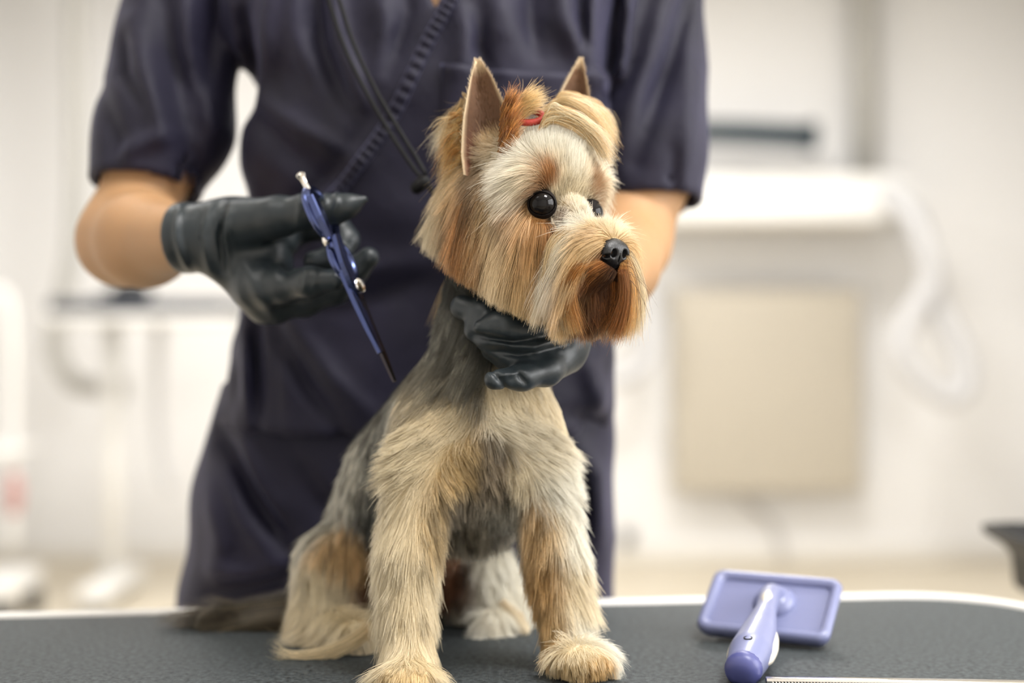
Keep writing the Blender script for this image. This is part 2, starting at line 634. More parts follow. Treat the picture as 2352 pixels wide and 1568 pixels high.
tube('cloth', [P(30, 1085, 5.1), P(33, 1130, 5.1), P(30, 1180, 5.1)], [.016, .03, .022], M_PINK, t, n=10, seg=10)
# small plug/box low on the back wall, beside the trousers
t = tag(empty('wall_socket', P(1440, 1235, 6.58)), 'small grey socket low on the back wall', 'socket')
x0, x1, z0, z1 = rect_px(1425, 1215, 1458, 1255, 6.56)
box('plate', (x0, 6.57, z0), (x1, YW - .001, z1), plain('socket_grey', srgb(176, 174, 170), .5), t, .006)
box('plug', (x0 + .015, 6.535, z0 + .02), (x1 - .015, 6.57, z1 - .02), M_DARK, t, .006)
# ================================================================== grooming table
M_RIM = plain('table_rim_white', srgb(236, 233, 228), 0.32, metal=0.0)


def mat_material():
    m, nt, b = nmat('ribbed_rubber_mat')
    tc = nt.nodes.new('ShaderNodeTexCoord')
    vo = nt.nodes.new('ShaderNodeTexVoronoi')
    vo.inputs['Scale'].default_value = 900
    nt.links.new(tc.outputs['Object'], vo.inputs['Vector'])
    n = nt.nodes.new('ShaderNodeTexNoise')
    n.inputs['Scale'].default_value = 260
    n.inputs['Detail'].default_value = 3
    nt.links.new(tc.outputs['Object'], n.inputs['Vector'])
    cr = nt.nodes.new('ShaderNodeValToRGB')
    cr.color_ramp.elements[0].position = 0.30
    cr.color_ramp.elements[0].color = (*srgb(32, 35, 37), 1)
    cr.color_ramp.elements[1].position = 0.72
    cr.color_ramp.elements[1].color = (*srgb(78, 84, 86), 1)
    nt.links.new(n.outputs['Fac'], cr.inputs[0])
    nt.links.new(cr.outputs[0], b.inputs['Base Color'])
    bp = nt.nodes.new('ShaderNodeBump')
    bp.inputs['Strength'].default_value = 0.5
    bp.inputs['Distance'].default_value = 0.0008
    nt.links.new(vo.outputs['Distance'], bp.inputs['Height'])
    nt.links.new(bp.outputs[0], b.inputs['Normal'])
    b.inputs['Roughness'].default_value = 0.62
    b.inputs['Specular IOR Level'].default_value = 0.2
    return m


TA = math.atan2(0.094, 0.78)       # the table stands a little turned
TU = np.array([math.cos(TA), math.sin(TA)])
TV = np.array([-math.sin(TA), math.cos(TA)])
TO = np.array([0.43, 1.247])       # far right corner before rounding, outside of the rim


def table_outline(inset, rad, n=14):
    """rounded rectangle, corners of the table in the ground plane"""
    L, W = 1.05, 0.60
    pts = []
    cor = [(-inset, -inset, 0), (-L + inset, -inset, 90), (-L + inset, -W + inset, 180), (-inset, -W + inset, 270)]
    for u, v, a0 in cor:
        su, sv = (-1 if u > -L / 2 else 1), (-1 if v > -W / 2 else 1)
        cu, cv = u + su * rad, v + sv * rad
        for k in range(n):
            a = math.radians(a0 + 90 * k / (n - 1))
            uu, vv = cu + rad * math.cos(a), cv + rad * math.sin(a)
            q = TO + TU * uu + TV * vv
            pts.append(q)
    return np.array(pts)


def slab(name, rings, mat, parent, close_top=True, close_bottom=True):
    """rings: list of (outline Nx2, z)"""
    n = len(rings[0][0])
    v, f = [], []
    for o_, z in rings:
        v += [(q[0], q[1], z) for q in o_]
    for i in range(len(rings) - 1):
        for k in range(n):
            a, b_ = i * n + k, i * n + (k + 1) % n
            f.append((a, b_, b_ + n, a + n))
    if close_bottom:
        f.append(tuple(range(n))[::-1])
    if close_top:
        f.append(tuple((len(rings) - 1) * n + k for k in range(n)))
    o = link(name, mesh_from(v, f), mat, parent)
    try:
        o.data.set_sharp_from_angle(angle=math.radians(50))
    except Exception:
        pass
    return o


cen = TO - TU * 0.525 - TV * 0.30
table = tag(empty('grooming_table', (cen[0], cen[1], 0)), 'grooming table with charcoal rubber mat and white rim under the dog', 'table')
slab('table_board', [(table_outline(.012, .095), TZ - .030), (table_outline(.012, .095), TZ - .0015)], plain('board_grey', srgb(150, 150, 148), .6), table)
slab('rubber_mat', [(table_outline(.014, .094), TZ - .0015), (table_outline(.014, .094), TZ - .0004), (table_outline(.0148, .0935), TZ)], mat_material(), table)
# raised rim moulding: closed loop
oi = [(table_outline(.0135, .0945), TZ - .030), (table_outline(.0135, .0945), TZ + .0012), (table_outline(.010, .098), TZ + .0032), (table_outline(.004, .104), TZ + .0028),
      (table_outline(.0, .108), TZ - .002), (table_outline(.0, .108), TZ - .030)]
n = len(oi[0][0])
v, f = [], []
for o_, z in oi:
    v += [(q[0], q[1], z) for q in o_]
for i in range(len(oi)):
    for k in range(n):
        a, b_ = i * n + k, i * n + (k + 1) % n
        j = (i + 1) % len(oi)
        f.append((a, b_, j * n + (k + 1) % n, j * n + k))
link('rim', mesh_from(v, f), M_RIM, table)
tube('column', [(cen[0], cen[1], .05), (cen[0], cen[1], TZ - .031)], .045, M_CHROME, table, n=2, seg=24)
slab('base_plate', [(np.array([cen + TU * (.30 * math.cos(a)) + TV * (.22 * math.sin(a)) for a in np.linspace(0, 6.2832, 41)[:-1]]), z) for z in (0.0, .045, .055)], M_DARK, table)
for su in (-1, 1):
    c_ = cen + TU * su * .35
    box('support_arm', (c_[0] - .03, c_[1] - .22, TZ - .06), (c_[0] + .03, c_[1] + .22, TZ - .0305), M_DARK, table, .004)
# ================================================================== the groomer
person = tag(empty('person', (-0.06, 1.29, 0)), 'person in dark navy scrubs and black gloves holding scissors and the dog', 'person')


def cloth_material(name, col):
    m, nt, b = nmat(name)
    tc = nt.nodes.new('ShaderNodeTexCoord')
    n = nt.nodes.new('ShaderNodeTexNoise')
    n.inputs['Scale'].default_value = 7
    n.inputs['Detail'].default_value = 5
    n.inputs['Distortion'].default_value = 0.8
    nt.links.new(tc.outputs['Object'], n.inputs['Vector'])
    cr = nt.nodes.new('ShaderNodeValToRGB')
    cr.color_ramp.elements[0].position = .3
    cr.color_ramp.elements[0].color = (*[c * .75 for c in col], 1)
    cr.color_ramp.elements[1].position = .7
    cr.color_ramp.elements[1].color = (*[c * 1.75 for c in col], 1)  # random pale patches in the colour stand in for fold highlights
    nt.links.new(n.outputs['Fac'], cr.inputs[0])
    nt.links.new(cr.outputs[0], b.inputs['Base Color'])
    b.inputs['Roughness'].default_value = .66
    b.inputs['Specular IOR Level'].default_value = .35
    b.inputs['Sheen Weight'].default_value = .15
    b.inputs['Sheen Roughness'].default_value = .4
    b.inputs['Sheen Tint'].default_value = (.6, .6, 1, 1)
    n2 = nt.nodes.new('ShaderNodeTexNoise')
    n2.inputs['Scale'].default_value = 45
    n2.inputs['Detail'].default_value = 3
    nt.links.new(tc.outputs['Object'], n2.inputs['Vector'])
    bp = nt.nodes.new('ShaderNodeBump')
    bp.inputs['Strength'].default_value = .35
    bp.inputs['Distance'].default_value = .004
    nt.links.new(n2.outputs['Fac'], bp.inputs['Height'])
    nt.links.new(bp.outputs[0], b.inputs['Normal'])
    return m


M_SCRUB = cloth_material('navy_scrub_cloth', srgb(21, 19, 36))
M_SKIN = plain('skin', srgb(176, 135, 95), .6, noise=(14, .08), sss=.12, bump=(160, .12, .001))
M_GLOVE = plain('black_nitrile', srgb(35, 42, 46), .42, spec=.45, noise=(20, .12), bump=(70, .35, .002))


def uv(p, Y=1.16):
    return 1176 + F * p[:, 0] / Y, 784 - F * (p[:, 2] - ZC) / Y


def folds(p, lst, Y=1.16):
    u, v = uv(p, Y)
    out = np.zeros(len(p), np.float32)
    for pts, w, h in lst:
        best = np.full(len(p), 1e9, np.float32)
        fade = np.ones(len(p), np.float32)
        n = len(pts) - 1
        for i in range(n):
            ax, ay = pts[i]
            bx, by = pts[i + 1]
            dx, dy = bx - ax, by - ay
            t = np.clip(((u - ax) * dx + (v - ay) * dy) / (dx * dx + dy * dy), 0, 1)
            d = (u - ax - t * dx) ** 2 + (v - ay - t * dy) ** 2
            m = d < best
            best = np.where(m, d, best)
            tt = (i + t) / n
            fade = np.where(m, np.sin(np.pi * (0.12 + 0.76 * tt)), fade)
        out += 1.5 * h * 1e-3 * np.exp(-best / (w * w)) * fade
    return out


TOP_FOLDS = [
    ([(768, -60), (795, 120), (850, 262)], 20, 7), ([(735, -60), (758, 130), (820, 280)], 22, -6),
    ([(650, -60), (622, 110), (600, 230)], 34, 6), ([(560, -40), (572, 130), (566, 200)], 26, -9),
    ([(600, 235), (700, 310), (850, 390)], 24, 4), ([(590, 260), (680, 360), (800, 440)], 26, -4),
    ([(700, -60), (690, 90), (740, 230)], 22, 4), ([(870, -40), (900, 90), (880, 200)], 24, 5), ([(930, -40), (950, 60), (905, 190)], 18, -4),
    ([(1282, -60), (1290, 70), (1335, 158)], 30, 9), ([(1366, -60), (1352, 60), (1350, 150)], 14, 7), ([(1325, -60), (1332, 60), (1340, 130)], 14, -6),
    ([(1418, -60), (1402, 160), (1425, 340)], 26, -10), ([(1446, -60), (1432, 120), (1410, 240)], 12, 5),
    ([(1120, -40), (1150, 60), (1160, 140)], 40, 6), ([(1060, 40), (1075, 110), (1060, 200)], 26, 6), ([(1110, 60), (1105, 140), (1130, 220)], 18, -5),
    ([(1220, -60), (1215, 60), (1230, 150)], 22, -5), ([(1330, 210), (1390, 180), (1420, 160)], 18, 6), ([(1350, 240), (1410, 215), (1430, 200)], 14, -4),
    ([(560, 600), (720, 640), (950, 610)], 30, 4), ([(600, 680), (800, 700), (980, 640)], 30, -4), ([(620, 740), (700, 880), (790, 1000)], 22, -6),
    ([(660, 720), (760, 860), (860, 960)], 24, 4), ([(572, 720), (574, 860), (570, 985)], 20, -7), ([(545, 760), (552, 880), (560, 985)], 16, 5),
    ([(860, 300), (780, 400), (680, 480)], 26, -3), ([(1350, 820), (1380, 900), (1400, 960)], 30, 5), ([(1320, 960), (1370, 985), (1412, 990)], 22, -9)]
SLEEVE_FOLDS = [
    ([(372, -60), (420, 180), (455, 420)], 30, -9), ([(318, 60), (390, 260), (420, 360)], 26, 6), ([(520, -40), (480, 120), (470, 300)], 22, -6),
    ([(440, -60), (450, 120), (500, 300)], 22, 6), ([(290, 390), (350, 350), (430, 320)], 20, 5), ([(240, 200), (300, 330), (300, 420)], 22, -4), ([(300, 90), (310, 180), (360, 260)], 14, -5),
    ([(1590, -60), (1530, 150), (1450, 380)], 26, -10), ([(1545, -60), (1490, 130), (1440, 260)], 24, 5), ([(1600, 150), (1570, 300), (1545, 460)], 30, 6), ([(1540, 360), (1535, 420), (1540, 470)], 16, -4)]
TROUSER_FOLDS = [
    ([(490, 1000), (580, 1130), (670, 1280)], 24, -9), ([(520, 1090), (560, 1200), (640, 1290)], 26, 5), ([(560, 1010), (600, 1120), (650, 1180)], 20, 6),
    ([(470, 1130), (500, 1250), (480, 1330)], 30, 5), ([(480, 1385), (600, 1345), (720, 1320)], 30, -11), ([(470, 1320), (580, 1325), (660, 1300)], 18, 6),
    ([(640, 1000), (740, 1150), (860, 1240)], 30, -5), ([(1330, 1020), (1380, 1100), (1390, 1250)], 26, 5), ([(1310, 1060), (1345, 1200), (1360, 1380)], 22, -6)]

# torso outline: height, left x, right x (photo pixels at the body's mid plane), half depth, mid depth
TY = 1.235
rows = [(-420, 560, 1400, .075, 1.24), (-300, 520, 1470, .095, 1.24), (-100, 500, 1490, .110, 1.235), (100, 535, 1455, .118, 1.225), (180, 575, 1440, .117, 1.222), (235, 604, 1425, .116, 1.22), (320, 570, 1412, .112, 1.222),
        (390, 562, 1405, .108, 1.225), (450, 576, 1402, .106, 1.228), (560, 578, 1398, .103, 1.235), (700, 552, 1402, .104, 1.25), (850, 522, 1406, .108, 1.262), (985, 492, 1410, .112, 1.275), (1060, 486, 1412, .113, 1.28)]
tz = np.array([ZC - (r[0] - 784) / F * TY for r in rows])[::-1].copy()
txl = np.array([(r[1] - 1176) / F * TY for r in rows])[::-1].copy()
txr = np.array([(r[2] - 1176) / F * TY for r in rows])[::-1].copy()
tdp = np.array([r[3] for r in rows])[::-1].copy()
tyc = np.array([r[4] for r in rows])[::-1].copy()


def smooth_interp(z, xs, ys):
    i = np.clip(np.searchsorted(xs, z) - 1, 0, len(xs) - 2)
    t = np.clip((z - xs[i]) / (xs[i + 1] - xs[i]), 0, 1)
    m = np.gradient(ys, xs)
    h = xs[i + 1] - xs[i]
    return ((2 * t ** 3 - 3 * t ** 2 + 1) * ys[i] + (t ** 3 - 2 * t ** 2 + t) * h * m[i] + (-2 * t ** 3 + 3 * t ** 2) * ys[i + 1] + (t ** 3 - t ** 2) * h * m[i + 1]).astype(np.float32)


def loft(p, zs, xl, xr, dp, yc, e=2.4):
    z = p[:, 2]
    a, b_, d, c = (smooth_interp(z, zs, q) for q in (xl, xr, dp, yc))
    rx, xc = (b_ - a) / 2, (a + b_) / 2
    k = (np.abs((p[:, 0] - xc) / rx) ** e + np.abs((p[:, 1] - c) / d) ** e) ** (1 / e)
    return (k - 1) * np.minimum(rx, d)


SH_L, EL_L = P(440, -190, 1.235), P(284, 552, 1.185)
SH_R, EL_R = P(1490, -190, 1.235), P(1436, 558, 1.185)
WR_L = P(430, 548, 1.062)
WR_R = P(1335, 715, 0.995)
SLV_L = [(SH_L, .046), (P(406, 110, 1.225), .047), (P(378, 290, 1.215), .052), (P(333, 436, 1.20), .046)]
SLV_R = [(SH_R, .050), (P(1482, 150, 1.225), .046), (P(1488, 320, 1.21), .046), (P(1492, 470, 1.20), .0455)]
wv1, wv2 = Waves(9, 1), Waves(22, 2)


def sleeve(p, slv, tilt):
    d = chain(p, [q[0] for q in slv], [q[1] for q in slv], .03)
    a, b_ = slv[-2][0], slv[-1][0]
    ax = (b_ - a) / np.linalg.norm(b_ - a) + np.array(tilt)
    ax /= np.linalg.norm(ax)
    return d, (p - b_.astype(np.float32)) @ ax.astype(np.float32)


def top_sdf(p):
    p = np.asarray(p, np.float32)
    front = np.clip((TY + .02 - p[:, 1]) / .06, 0, 1)
    d = loft(p, tz, txl, txr, tdp, tyc)
    zhem = ZC - (985 - 784) / F * TY
    d = smax(d, zhem - p[:, 2], .006)
    # shoulder yoke
    d = smin(d, cap(p, P(700, -330, 1.24), P(1270, -330, 1.24), .075, .075), .05)
    d = smax(d, p[:, 2] - 1.46, .02)
    d = d - folds(p, TOP_FOLDS) * front - .0012 * wv1(p) - .0008 * wv2(p)
    # right-hand panel wraps over the left one
    u, v = uv(p)
    edge = (u - np.interp(v, [-300, 0, 250, 430, 560], [1180, 1030, 902, 768, 640]))
    d = d - .0026 / (1 + np.exp(-np.clip(edge / 4, -30, 30))) * front
    for slv, tilt in ((SLV_L, (.12, 0, 0)), (SLV_R, (0, 0, 0))):
        s, cut = sleeve(p, slv, tilt)
        s = s - folds(p, SLEEVE_FOLDS, 1.2) * np.clip((1.24 - p[:, 1]) / .03, 0, 1) - .0015 * wv1(p)
        s = smax(s, cut, .004)
        d = smin(d, s, .007)
    for slv in (SLV_L, SLV_R):                                   # the sleeves are hollow at the hem
        a, b_ = slv[-2][0], slv[-1][0]
        ax = (b_ - a) / np.linalg.norm(b_ - a)
        d = smax(d, -cap(p, b_ - ax * .05, b_ + ax * .06, slv[-1][1] - .006, slv[-1][1] - .004), .003)
    # neck opening (a narrow V in front)
    zv = ZC - (34 - 784) / F * 1.13
    xv = (987 - 1176) / F * 1.13
    wedge = np.abs(p[:, 0] - xv - .006) - (p[:, 2] - zv) * .42
    d = smax(d, -np.maximum(wedge, p[:, 1] - 1.24), .004)
    return d


p_, f_ = surface_nets(top_sdf, (-0.40, 1.05, 0.93), (0.24, 1.42, 1.50), .0042, 1)
# drop the part that is above the collar line
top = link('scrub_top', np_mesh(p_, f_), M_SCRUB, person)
TOP_BVH = BVHTree.FromPolygons([Vector(map(float, q)) for q in p_], [tuple(map(int, q)) for q in f_])


def trouser_sdf(p):
    p = np.asarray(p, np.float32)
    front = np.clip((1.28 - p[:, 1]) / .05, 0, 1)
    zs = np.array([ZC - (v - 784) / F * 1.27 for v in (1480, 1390, 1200, 1080, 960, 860)])
    xl = np.array([(u - 1176) / F * 1.27 for u in (370, 384, 428, 448, 488, 520)])
    xr = np.array([(u - 1176) / F * 1.27 for u in (1412, 1412, 1410, 1408, 1404, 1400)])
    dp = np.array([.098, .100, .106, .108, .104, .100])
    yc = np.array([1.308, 1.306, 1.298, 1.29, 1.283, 1.275])
    hip = loft(p, zs, xl, xr, dp, yc)
    hip = smax(hip, (0.74) - p[:, 2], .03)
    hip = smax(hip, p[:, 2] - .985, .004)
    lg = None
    for s, x0, x1 in ((-1, 690, 660), (1, 1165, 1180)):
        a = np.array([(x0 - 1176) / F * 1.27, 1.295, .86])
        k = np.array([(x1 - 1176) / F * 1.27, 1.305, .48])
        e = np.array([(x1 - 1176) / F * 1.27, 1.315, .07])
        q = chain(p, [a, k, e], [.080, .070, .064], .03)
        lg = q if lg is None else np.minimum(lg, q)
    lg = smax(lg, .045 - p[:, 2], .004)
    d = smin(hip, lg, .03)
    groove = np.exp(-((p[:, 0] - (905 - 1176) / F * 1.27) / .022) ** 2) * np.clip((.93 - p[:, 2]) / .12, 0, 1)
    return d - folds(p, TROUSER_FOLDS, 1.2) * front - .0015 * wv1(p) + .035 * groove * front


p_, f_ = surface_nets(trouser_sdf, (-0.345, 1.12, 0.03), (0.15, 1.46, 1.0), .0065, 1)
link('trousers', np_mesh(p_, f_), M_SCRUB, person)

# ---- body: neck, chest, arms, hands inside the gloves, head, feet
HDY = 1.235
HDX = (1000 - 1176) / F * 1.235


def hand_bones():
    """finger chains of both gloved hands: (photo points with depth, radii in px)"""
    Lh = [
        ([(560, 512, 1.035), (640, 498, 1.02), (700, 488, 1.01), (765, 482, 1.0), (800, 472, .998), (836, 458, .998)], [58, 46, 38, 33, 25, 9]),          # thumb
        ([(600, 655, 1.04), (655, 655, 1.02), (715, 648, 1.0), (768, 643, .99)], [62, 40, 34, 24]),                                   # index finger, bent
        ([(620, 690, 1.05), (700, 690, 1.05), (770, 665, 1.04), (815, 622, 1.03), (846, 592, 1.025)], [46, 36, 32, 29, 25]),         # ring finger through the lower ring
        ([(600, 560, 1.06), (690, 520, 1.06), (770, 520, 1.055), (792, 552, 1.05), (770, 592, 1.04), (720, 600, 1.035)], [48, 36, 31, 31, 28, 24]),  # middle finger, curled
        ([(610, 700, 1.065), (660, 690, 1.075), (720, 640, 1.08), (730, 600, 1.075)], [46, 32, 29, 24])]                               # little finger behind
    Rh = [
        ([(1300, 815, .955), (1255, 850, .93), (1200, 866, .915), (1135, 872, .905)], [44, 34, 28, 23]),                              # thumb
        ([(1285, 785, .955), (1210, 762, .925), (1150, 748, .915), (1103, 752, .915)], [46, 38, 32, 15]),                             # index finger
        ([(1280, 775, .965), (1190, 745, .935), (1115, 722, .93), (1062, 705, .94)], [46, 36, 32, 28]),                               # middle finger
        ([(1280, 790, .96), (1200, 790, .93), (1135, 782, .925), (1090, 760, .93)], [46, 38, 32, 24]),                                # ring finger
        ([(1285, 800, .96), (1215, 815, .935), (1165, 820, .93), (1130, 805, .935)], [44, 34, 28, 22])]                               # little finger
    return Lh, Rh


LH, RH = hand_bones()


def glove_sdf(p, fingers, palm, cuff, grow_=0.0, wr=True):
    d = None
    for c_, r_, M_ in palm:
        e = ell(p, c_, np.array(r_) + grow_, M_)
        d = e if d is None else smin(d, e, .014)
    for pts, rads in fingers:
        w = [P(*q) for q in pts]
        rr = [R(r, q[2]) + grow_ for r, q in zip(rads, pts)]
        e = chain(p, w, rr, .006)
        d = e if d is None else smin(d, e, .0075)
    if cuff:
        a, b_, ra, rb = cuff
        d = smin(d, cap(p, a, b_, ra + grow_, rb + grow_), .012)
    return d


def axes_from(x, y_hint=(0, 1, 0)):
    x = np.array(x, float)
    x /= np.linalg.norm(x)
    z = np.cross(x, y_hint)
    z /= np.linalg.norm(z)
    y = np.cross(z, x)
    return np.stack([x, y, z], 1)


PALM_L = [(P(540, 540, 1.05), (R(110, 1.05), R(52, 1.05), R(80, 1.05)), axes_from((1, 0, .12))),
          (P(575, 620, 1.052), (R(115, 1.05), R(50, 1.05), R(66, 1.05)), axes_from((.72, 0, -.8))),
          (P(568, 565, 1.05), (R(120, 1.05), R(50, 1.05), R(98, 1.05)), axes_from((1, 0, -.42))),
          (P(612, 655, 1.05), (R(66, 1.05), R(50, 1.05), R(84, 1.05)), axes_from((1, 0, .15)))]
PALM_R = [(P(1262, 795, .95), (R(95, .95), R(45, .95), R(50, .95)), axes_from((1, .2, .28)))]
CUFF_L = (P(510, 542, 1.055), P(428, 546, 1.063), R(72, 1.055), R(82, 1.062))
CUFF_R = (P(1295, 775, .962), P(1345, 700, 1.005), R(52, .965), R(68, 1.02))


def body_sdf(p):
    p = np.asarray(p, np.float32)
    d = loft(p, tz, txl + .022, txr - .022, tdp - .030, tyc)
    d = smax(d, .92 - p[:, 2], .02)
    d = smin(d, cap(p, P(720, -330, 1.24), P(1250, -330, 1.24), .050, .050), .05)
    d = smax(d, p[:, 2] - 1.44, .02)
    for x in (680, 1172):
        xx = (x - 1176) / F * 1.27
        d = smin(d, chain(p, [(xx, 1.30, .95), (xx, 1.305, .48), (xx, 1.315, .09)], [.045, .042, .034], .03), .03)
        d = smin(d, cap(p, (xx, 1.30, .05), (xx, 1.19, .032), .034, .026), .02)
    for sh, el, wr, sm_ in ((SH_L, EL_L, WR_L, SLV_L), (SH_R, EL_R, WR_R, SLV_R)):
        m = el + (wr - el) * .35
        d = smin(d, chain(p, [sh, sm_[1][0], sm_[2][0] * .5 + sm_[3][0] * .5, el], [.036, .034, .034, .0345], .02), .02)
        d = smin(d, chain(p, [el, m, wr], [.0345, .0345, .0225], .02), .02)
    d = smin(d, glove_sdf(p, LH, PALM_L, None, -.0045), .012)
    d = smin(d, glove_sdf(p, RH, PALM_R, None, -.004), .012)
    # neck and head, above the picture
    hc = np.array([HDX, HDY - .035, 1.645])
    d = smin(d, cap(p, (HDX, HDY + .01, 1.40), (HDX, HDY - .02, 1.58), .056, .052), .04)
    hd = ell(p, hc, (.075, .092, .112))
    hd = smin(hd, ell(p, hc + (0, -.03, -.06), (.052, .058, .055)), .03)
    hd = smin(hd, cap(p, hc + (0, -.088, .005), hc + (0, -.106, -.030), .009, .014), .012)          # nose
    for s in (-1, 1):
        hd = smin(hd, ell(p, hc + (s * .078, .01, -.005), (.008, .020, .032)), .006)              # ears
        hd = smax(hd, -(np.linalg.norm(p - (hc + (s * .032, -.098, .008)).astype(np.float32), axis=1) - .017), .012)   # eye sockets
    hd = smin(hd, ell(p, hc + (0, -.084, -.058), (.024, .010, .006)), .006)                         # lips
    hd = smin(hd, ell(p, hc + (0, -.084, -.070), (.020, .010, .006)), .005)
    d = smin(d, hd, .025)
    return d


p_, f_ = surface_nets(body_sdf, (-0.36, 0.86, 0.0), (0.16, 1.38, 1.79), .0055, 2)
link('body', np_mesh(p_, f_), M_SKIN, person)
hc = np.array([HDX, HDY - .035, 1.645])


def hair_sdf(p):
    d = ell(p, hc + (0, .012, .014), (.086, .100, .116))
    d = smin(d, ell(p, hc + (0, .118, .03), (.045, .04, .045)), .02)
    face = ell(p, hc + (0, -.09, -.045), (.064, .07, .10))
    d = smax(d, -face, .02)
    return smax(d, hc[2] - .085 - p[:, 2], .02)


p_, f_ = surface_nets(hair_sdf, hc - .18, hc + .18, .006, 1)
link('hair', np_mesh(p_, f_), plain('dark_brown_hair', srgb(52, 38, 30), .5, bump=(120, .4, .004)), person)
for s in (-1, 1):
    bm = bmesh.new()
    bmesh.ops.create_uvsphere(bm, u_segments=20, v_segments=12, radius=.0125)
    bmesh.ops.translate(bm, vec=Vector(hc + (s * .032, -.078, .008)), verts=bm.verts)
    link('eye', bm_mesh(bm), plain('eye_dark', srgb(40, 30, 26), .1), person)


def shoe_sdf(x):
    def f(p):
        d = cap(p, (x, 1.335, .045), (x, 1.16, .034), .046, .036)
        d = smin(d, cap(p, (x, 1.315, .05), (x, 1.315, .10), .046, .044), .02)
        return np.maximum(d, .002 - p[:, 2])
    return f


for xx in ((660 - 1176) / F * 1.27, (1180 - 1176) / F * 1.27):
    p_, f_ = surface_nets(shoe_sdf(xx), (xx - .06, 1.1, -.006), (xx + .06, 1.4, .16), .006, 1)
    link('shoe', np_mesh(p_, f_), plain('white_clog', srgb(226, 224, 220), .4), person)


def glove_l(p):
    p = np.asarray(p, np.float32)
    d = glove_sdf(p, LH, PALM_L, CUFF_L)
    # loose cuff: flared, open, wrinkled
    a, b_ = P(500, 542, 1.055), P(425, 548, 1.064)
    ax = (b_ - a) / np.linalg.norm(b_ - a)
    t = (p - a.astype(np.float32)) @ ax.astype(np.float32)
    u, v = uv(p, 1.05)
    d = d - folds(p, [([(520, 480), (505, 540), (512, 620)], 8, -3.0), ([(535, 490), (522, 550), (530, 625)], 9, 2.2), ([(480, 470), (468, 540), (478, 620)], 12, 2.5),
                      ([(400, 470), (402, 540), (418, 612)], 9, 3.0), ([(700, 455), (705, 490), (700, 520)], 8, 1.5), ([(760, 450), (765, 480), (755, 510)], 6, 1.4), ([(785, 450), (790, 480), (780, 505)], 6, 1.4),
                      ([(720, 630), (722, 650), (718, 672)], 6, 1.2), ([(742, 628), (744, 650), (740, 668)], 6, 1.2), ([(560, 600), (600, 680), (640, 745)], 16, 2.0), ([(650, 560), (670, 600), (665, 640)], 14, -3)], 1.03)
    cut = t - np.linalg.norm(b_ - a) * 1.18
    d = smax(d, cut, .002)
    inner = cap(p, b_ - ax * .006, b_ + ax * .03, .0225, .0245)
    return smax(d, -inner, .0015)


def glove_r(p):
    p = np.asarray(p, np.float32)
    d = glove_sdf(p, RH, PALM_R, CUFF_R)
    d = d - folds(p, [([(1130, 850), (1150, 870), (1165, 892)], 6, -1.6), ([(1185, 845), (1195, 865), (1210, 880)], 6, -1.6), ([(1150, 860), (1175, 856), (1200, 850)], 6, 1.6),
                      ([(1090, 770), (1180, 785), (1280, 765)], 7, -2.0), ([(1110, 800), (1190, 815), (1310, 790)], 7, -1.6), ([(1150, 790), (1230, 800), (1300, 775)], 8, 1.8)], .93)
    b_ = P(1350, 692, 1.01)
    a = P(1295, 775, .962)
    ax = (b_ - a) / np.linalg.norm(b_ - a)
    cut = (p - b_.astype(np.float32)) @ ax.astype(np.float32)
    return smax(d, cut, .002)


p_, f_ = surface_nets(glove_l, (-0.27, 0.93, 1.00), (-0.085, 1.125, 1.135), .0016, 2)
link('glove', np_mesh(p_, f_), M_GLOVE, person)
p_, f_ = surface_nets(glove_r, (-0.055, 0.86, 0.96), (0.095, 1.075, 1.075), .0016, 2)
link('glove', np_mesh(p_, f_), M_GLOVE, person)

# ---- hem band with puckered stitching along the wrap neckline, and the chest pocket


def on_top(px, py, lift):
    """the point of the top's front that lies at these photo coordinates (looked up along the depth axis)"""
    q = P(px, py, 1.12)
    h = TOP_BVH.ray_cast(Vector((float(q[0]), .9, float(q[2]))), Vector((0, 1, 0)))
    y = h[0].y if h[0] is not None else 1.14
    q[1] = y - lift
    return q


line = catmull([(1075, -90), (1030, 0), (975, 100), (905, 245), (835, 345), (760, 430), (680, 500)], 240)
V, Fc = [], []
nb = 7
tang = np.gradient(line, axis=0)
tang /= np.linalg.norm(tang, axis=1)[:, None]
for i, (q, t) in enumerate(zip(line, tang)):
    nrm = np.array([-t[1], t[0]])
    if nrm[0] < 0:
        nrm = -nrm
    for j in range(nb):
        w = (j / (nb - 1)) * 26
        pk = .0017 * math.sin(i * 2 * math.pi / 6.6) * (1 - abs(j / (nb - 1) - .5) * 1.2)
        V.append(on_top(*(q + nrm * w), .0016 + pk + (.0012 if 0 < j < nb - 1 else -.001)))
for i in range(len(line) - 1):
    for j in range(nb - 1):
        a = i * nb + j
        Fc.append((a, a + 1, a + nb + 1, a + nb))
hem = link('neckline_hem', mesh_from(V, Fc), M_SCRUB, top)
sm = hem.modifiers.new('thickness', 'SOLIDIFY')
sm.thickness = .0012
V, Fc = [], []
NX, NY = 26, 20
for j in range(NY):
    for i in range(NX):
        x = 1018 + (1408 - 1018) * i / (NX - 1)
        y = 158 + 290 * j / (NY - 1) + 14 * math.sin(i / (NX - 1) * math.pi) * (1 - j / (NY - 1))
        V.append(on_top(x, y, .0022 + (.0022 if j < 2 else 0) + .0012 * math.sin(i * .9) * max(0, 1 - j / 6) - (.002 if i in (0, NX - 1) else 0)))
for j in range(NY - 1):
    for i in range(NX - 1):
        a = j * NX + i
        Fc.append((a, a + 1, a + NX + 1, a + NX))
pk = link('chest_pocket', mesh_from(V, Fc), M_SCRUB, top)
sm = pk.modifiers.new('thickness', 'SOLIDIFY')
sm.thickness = .0014
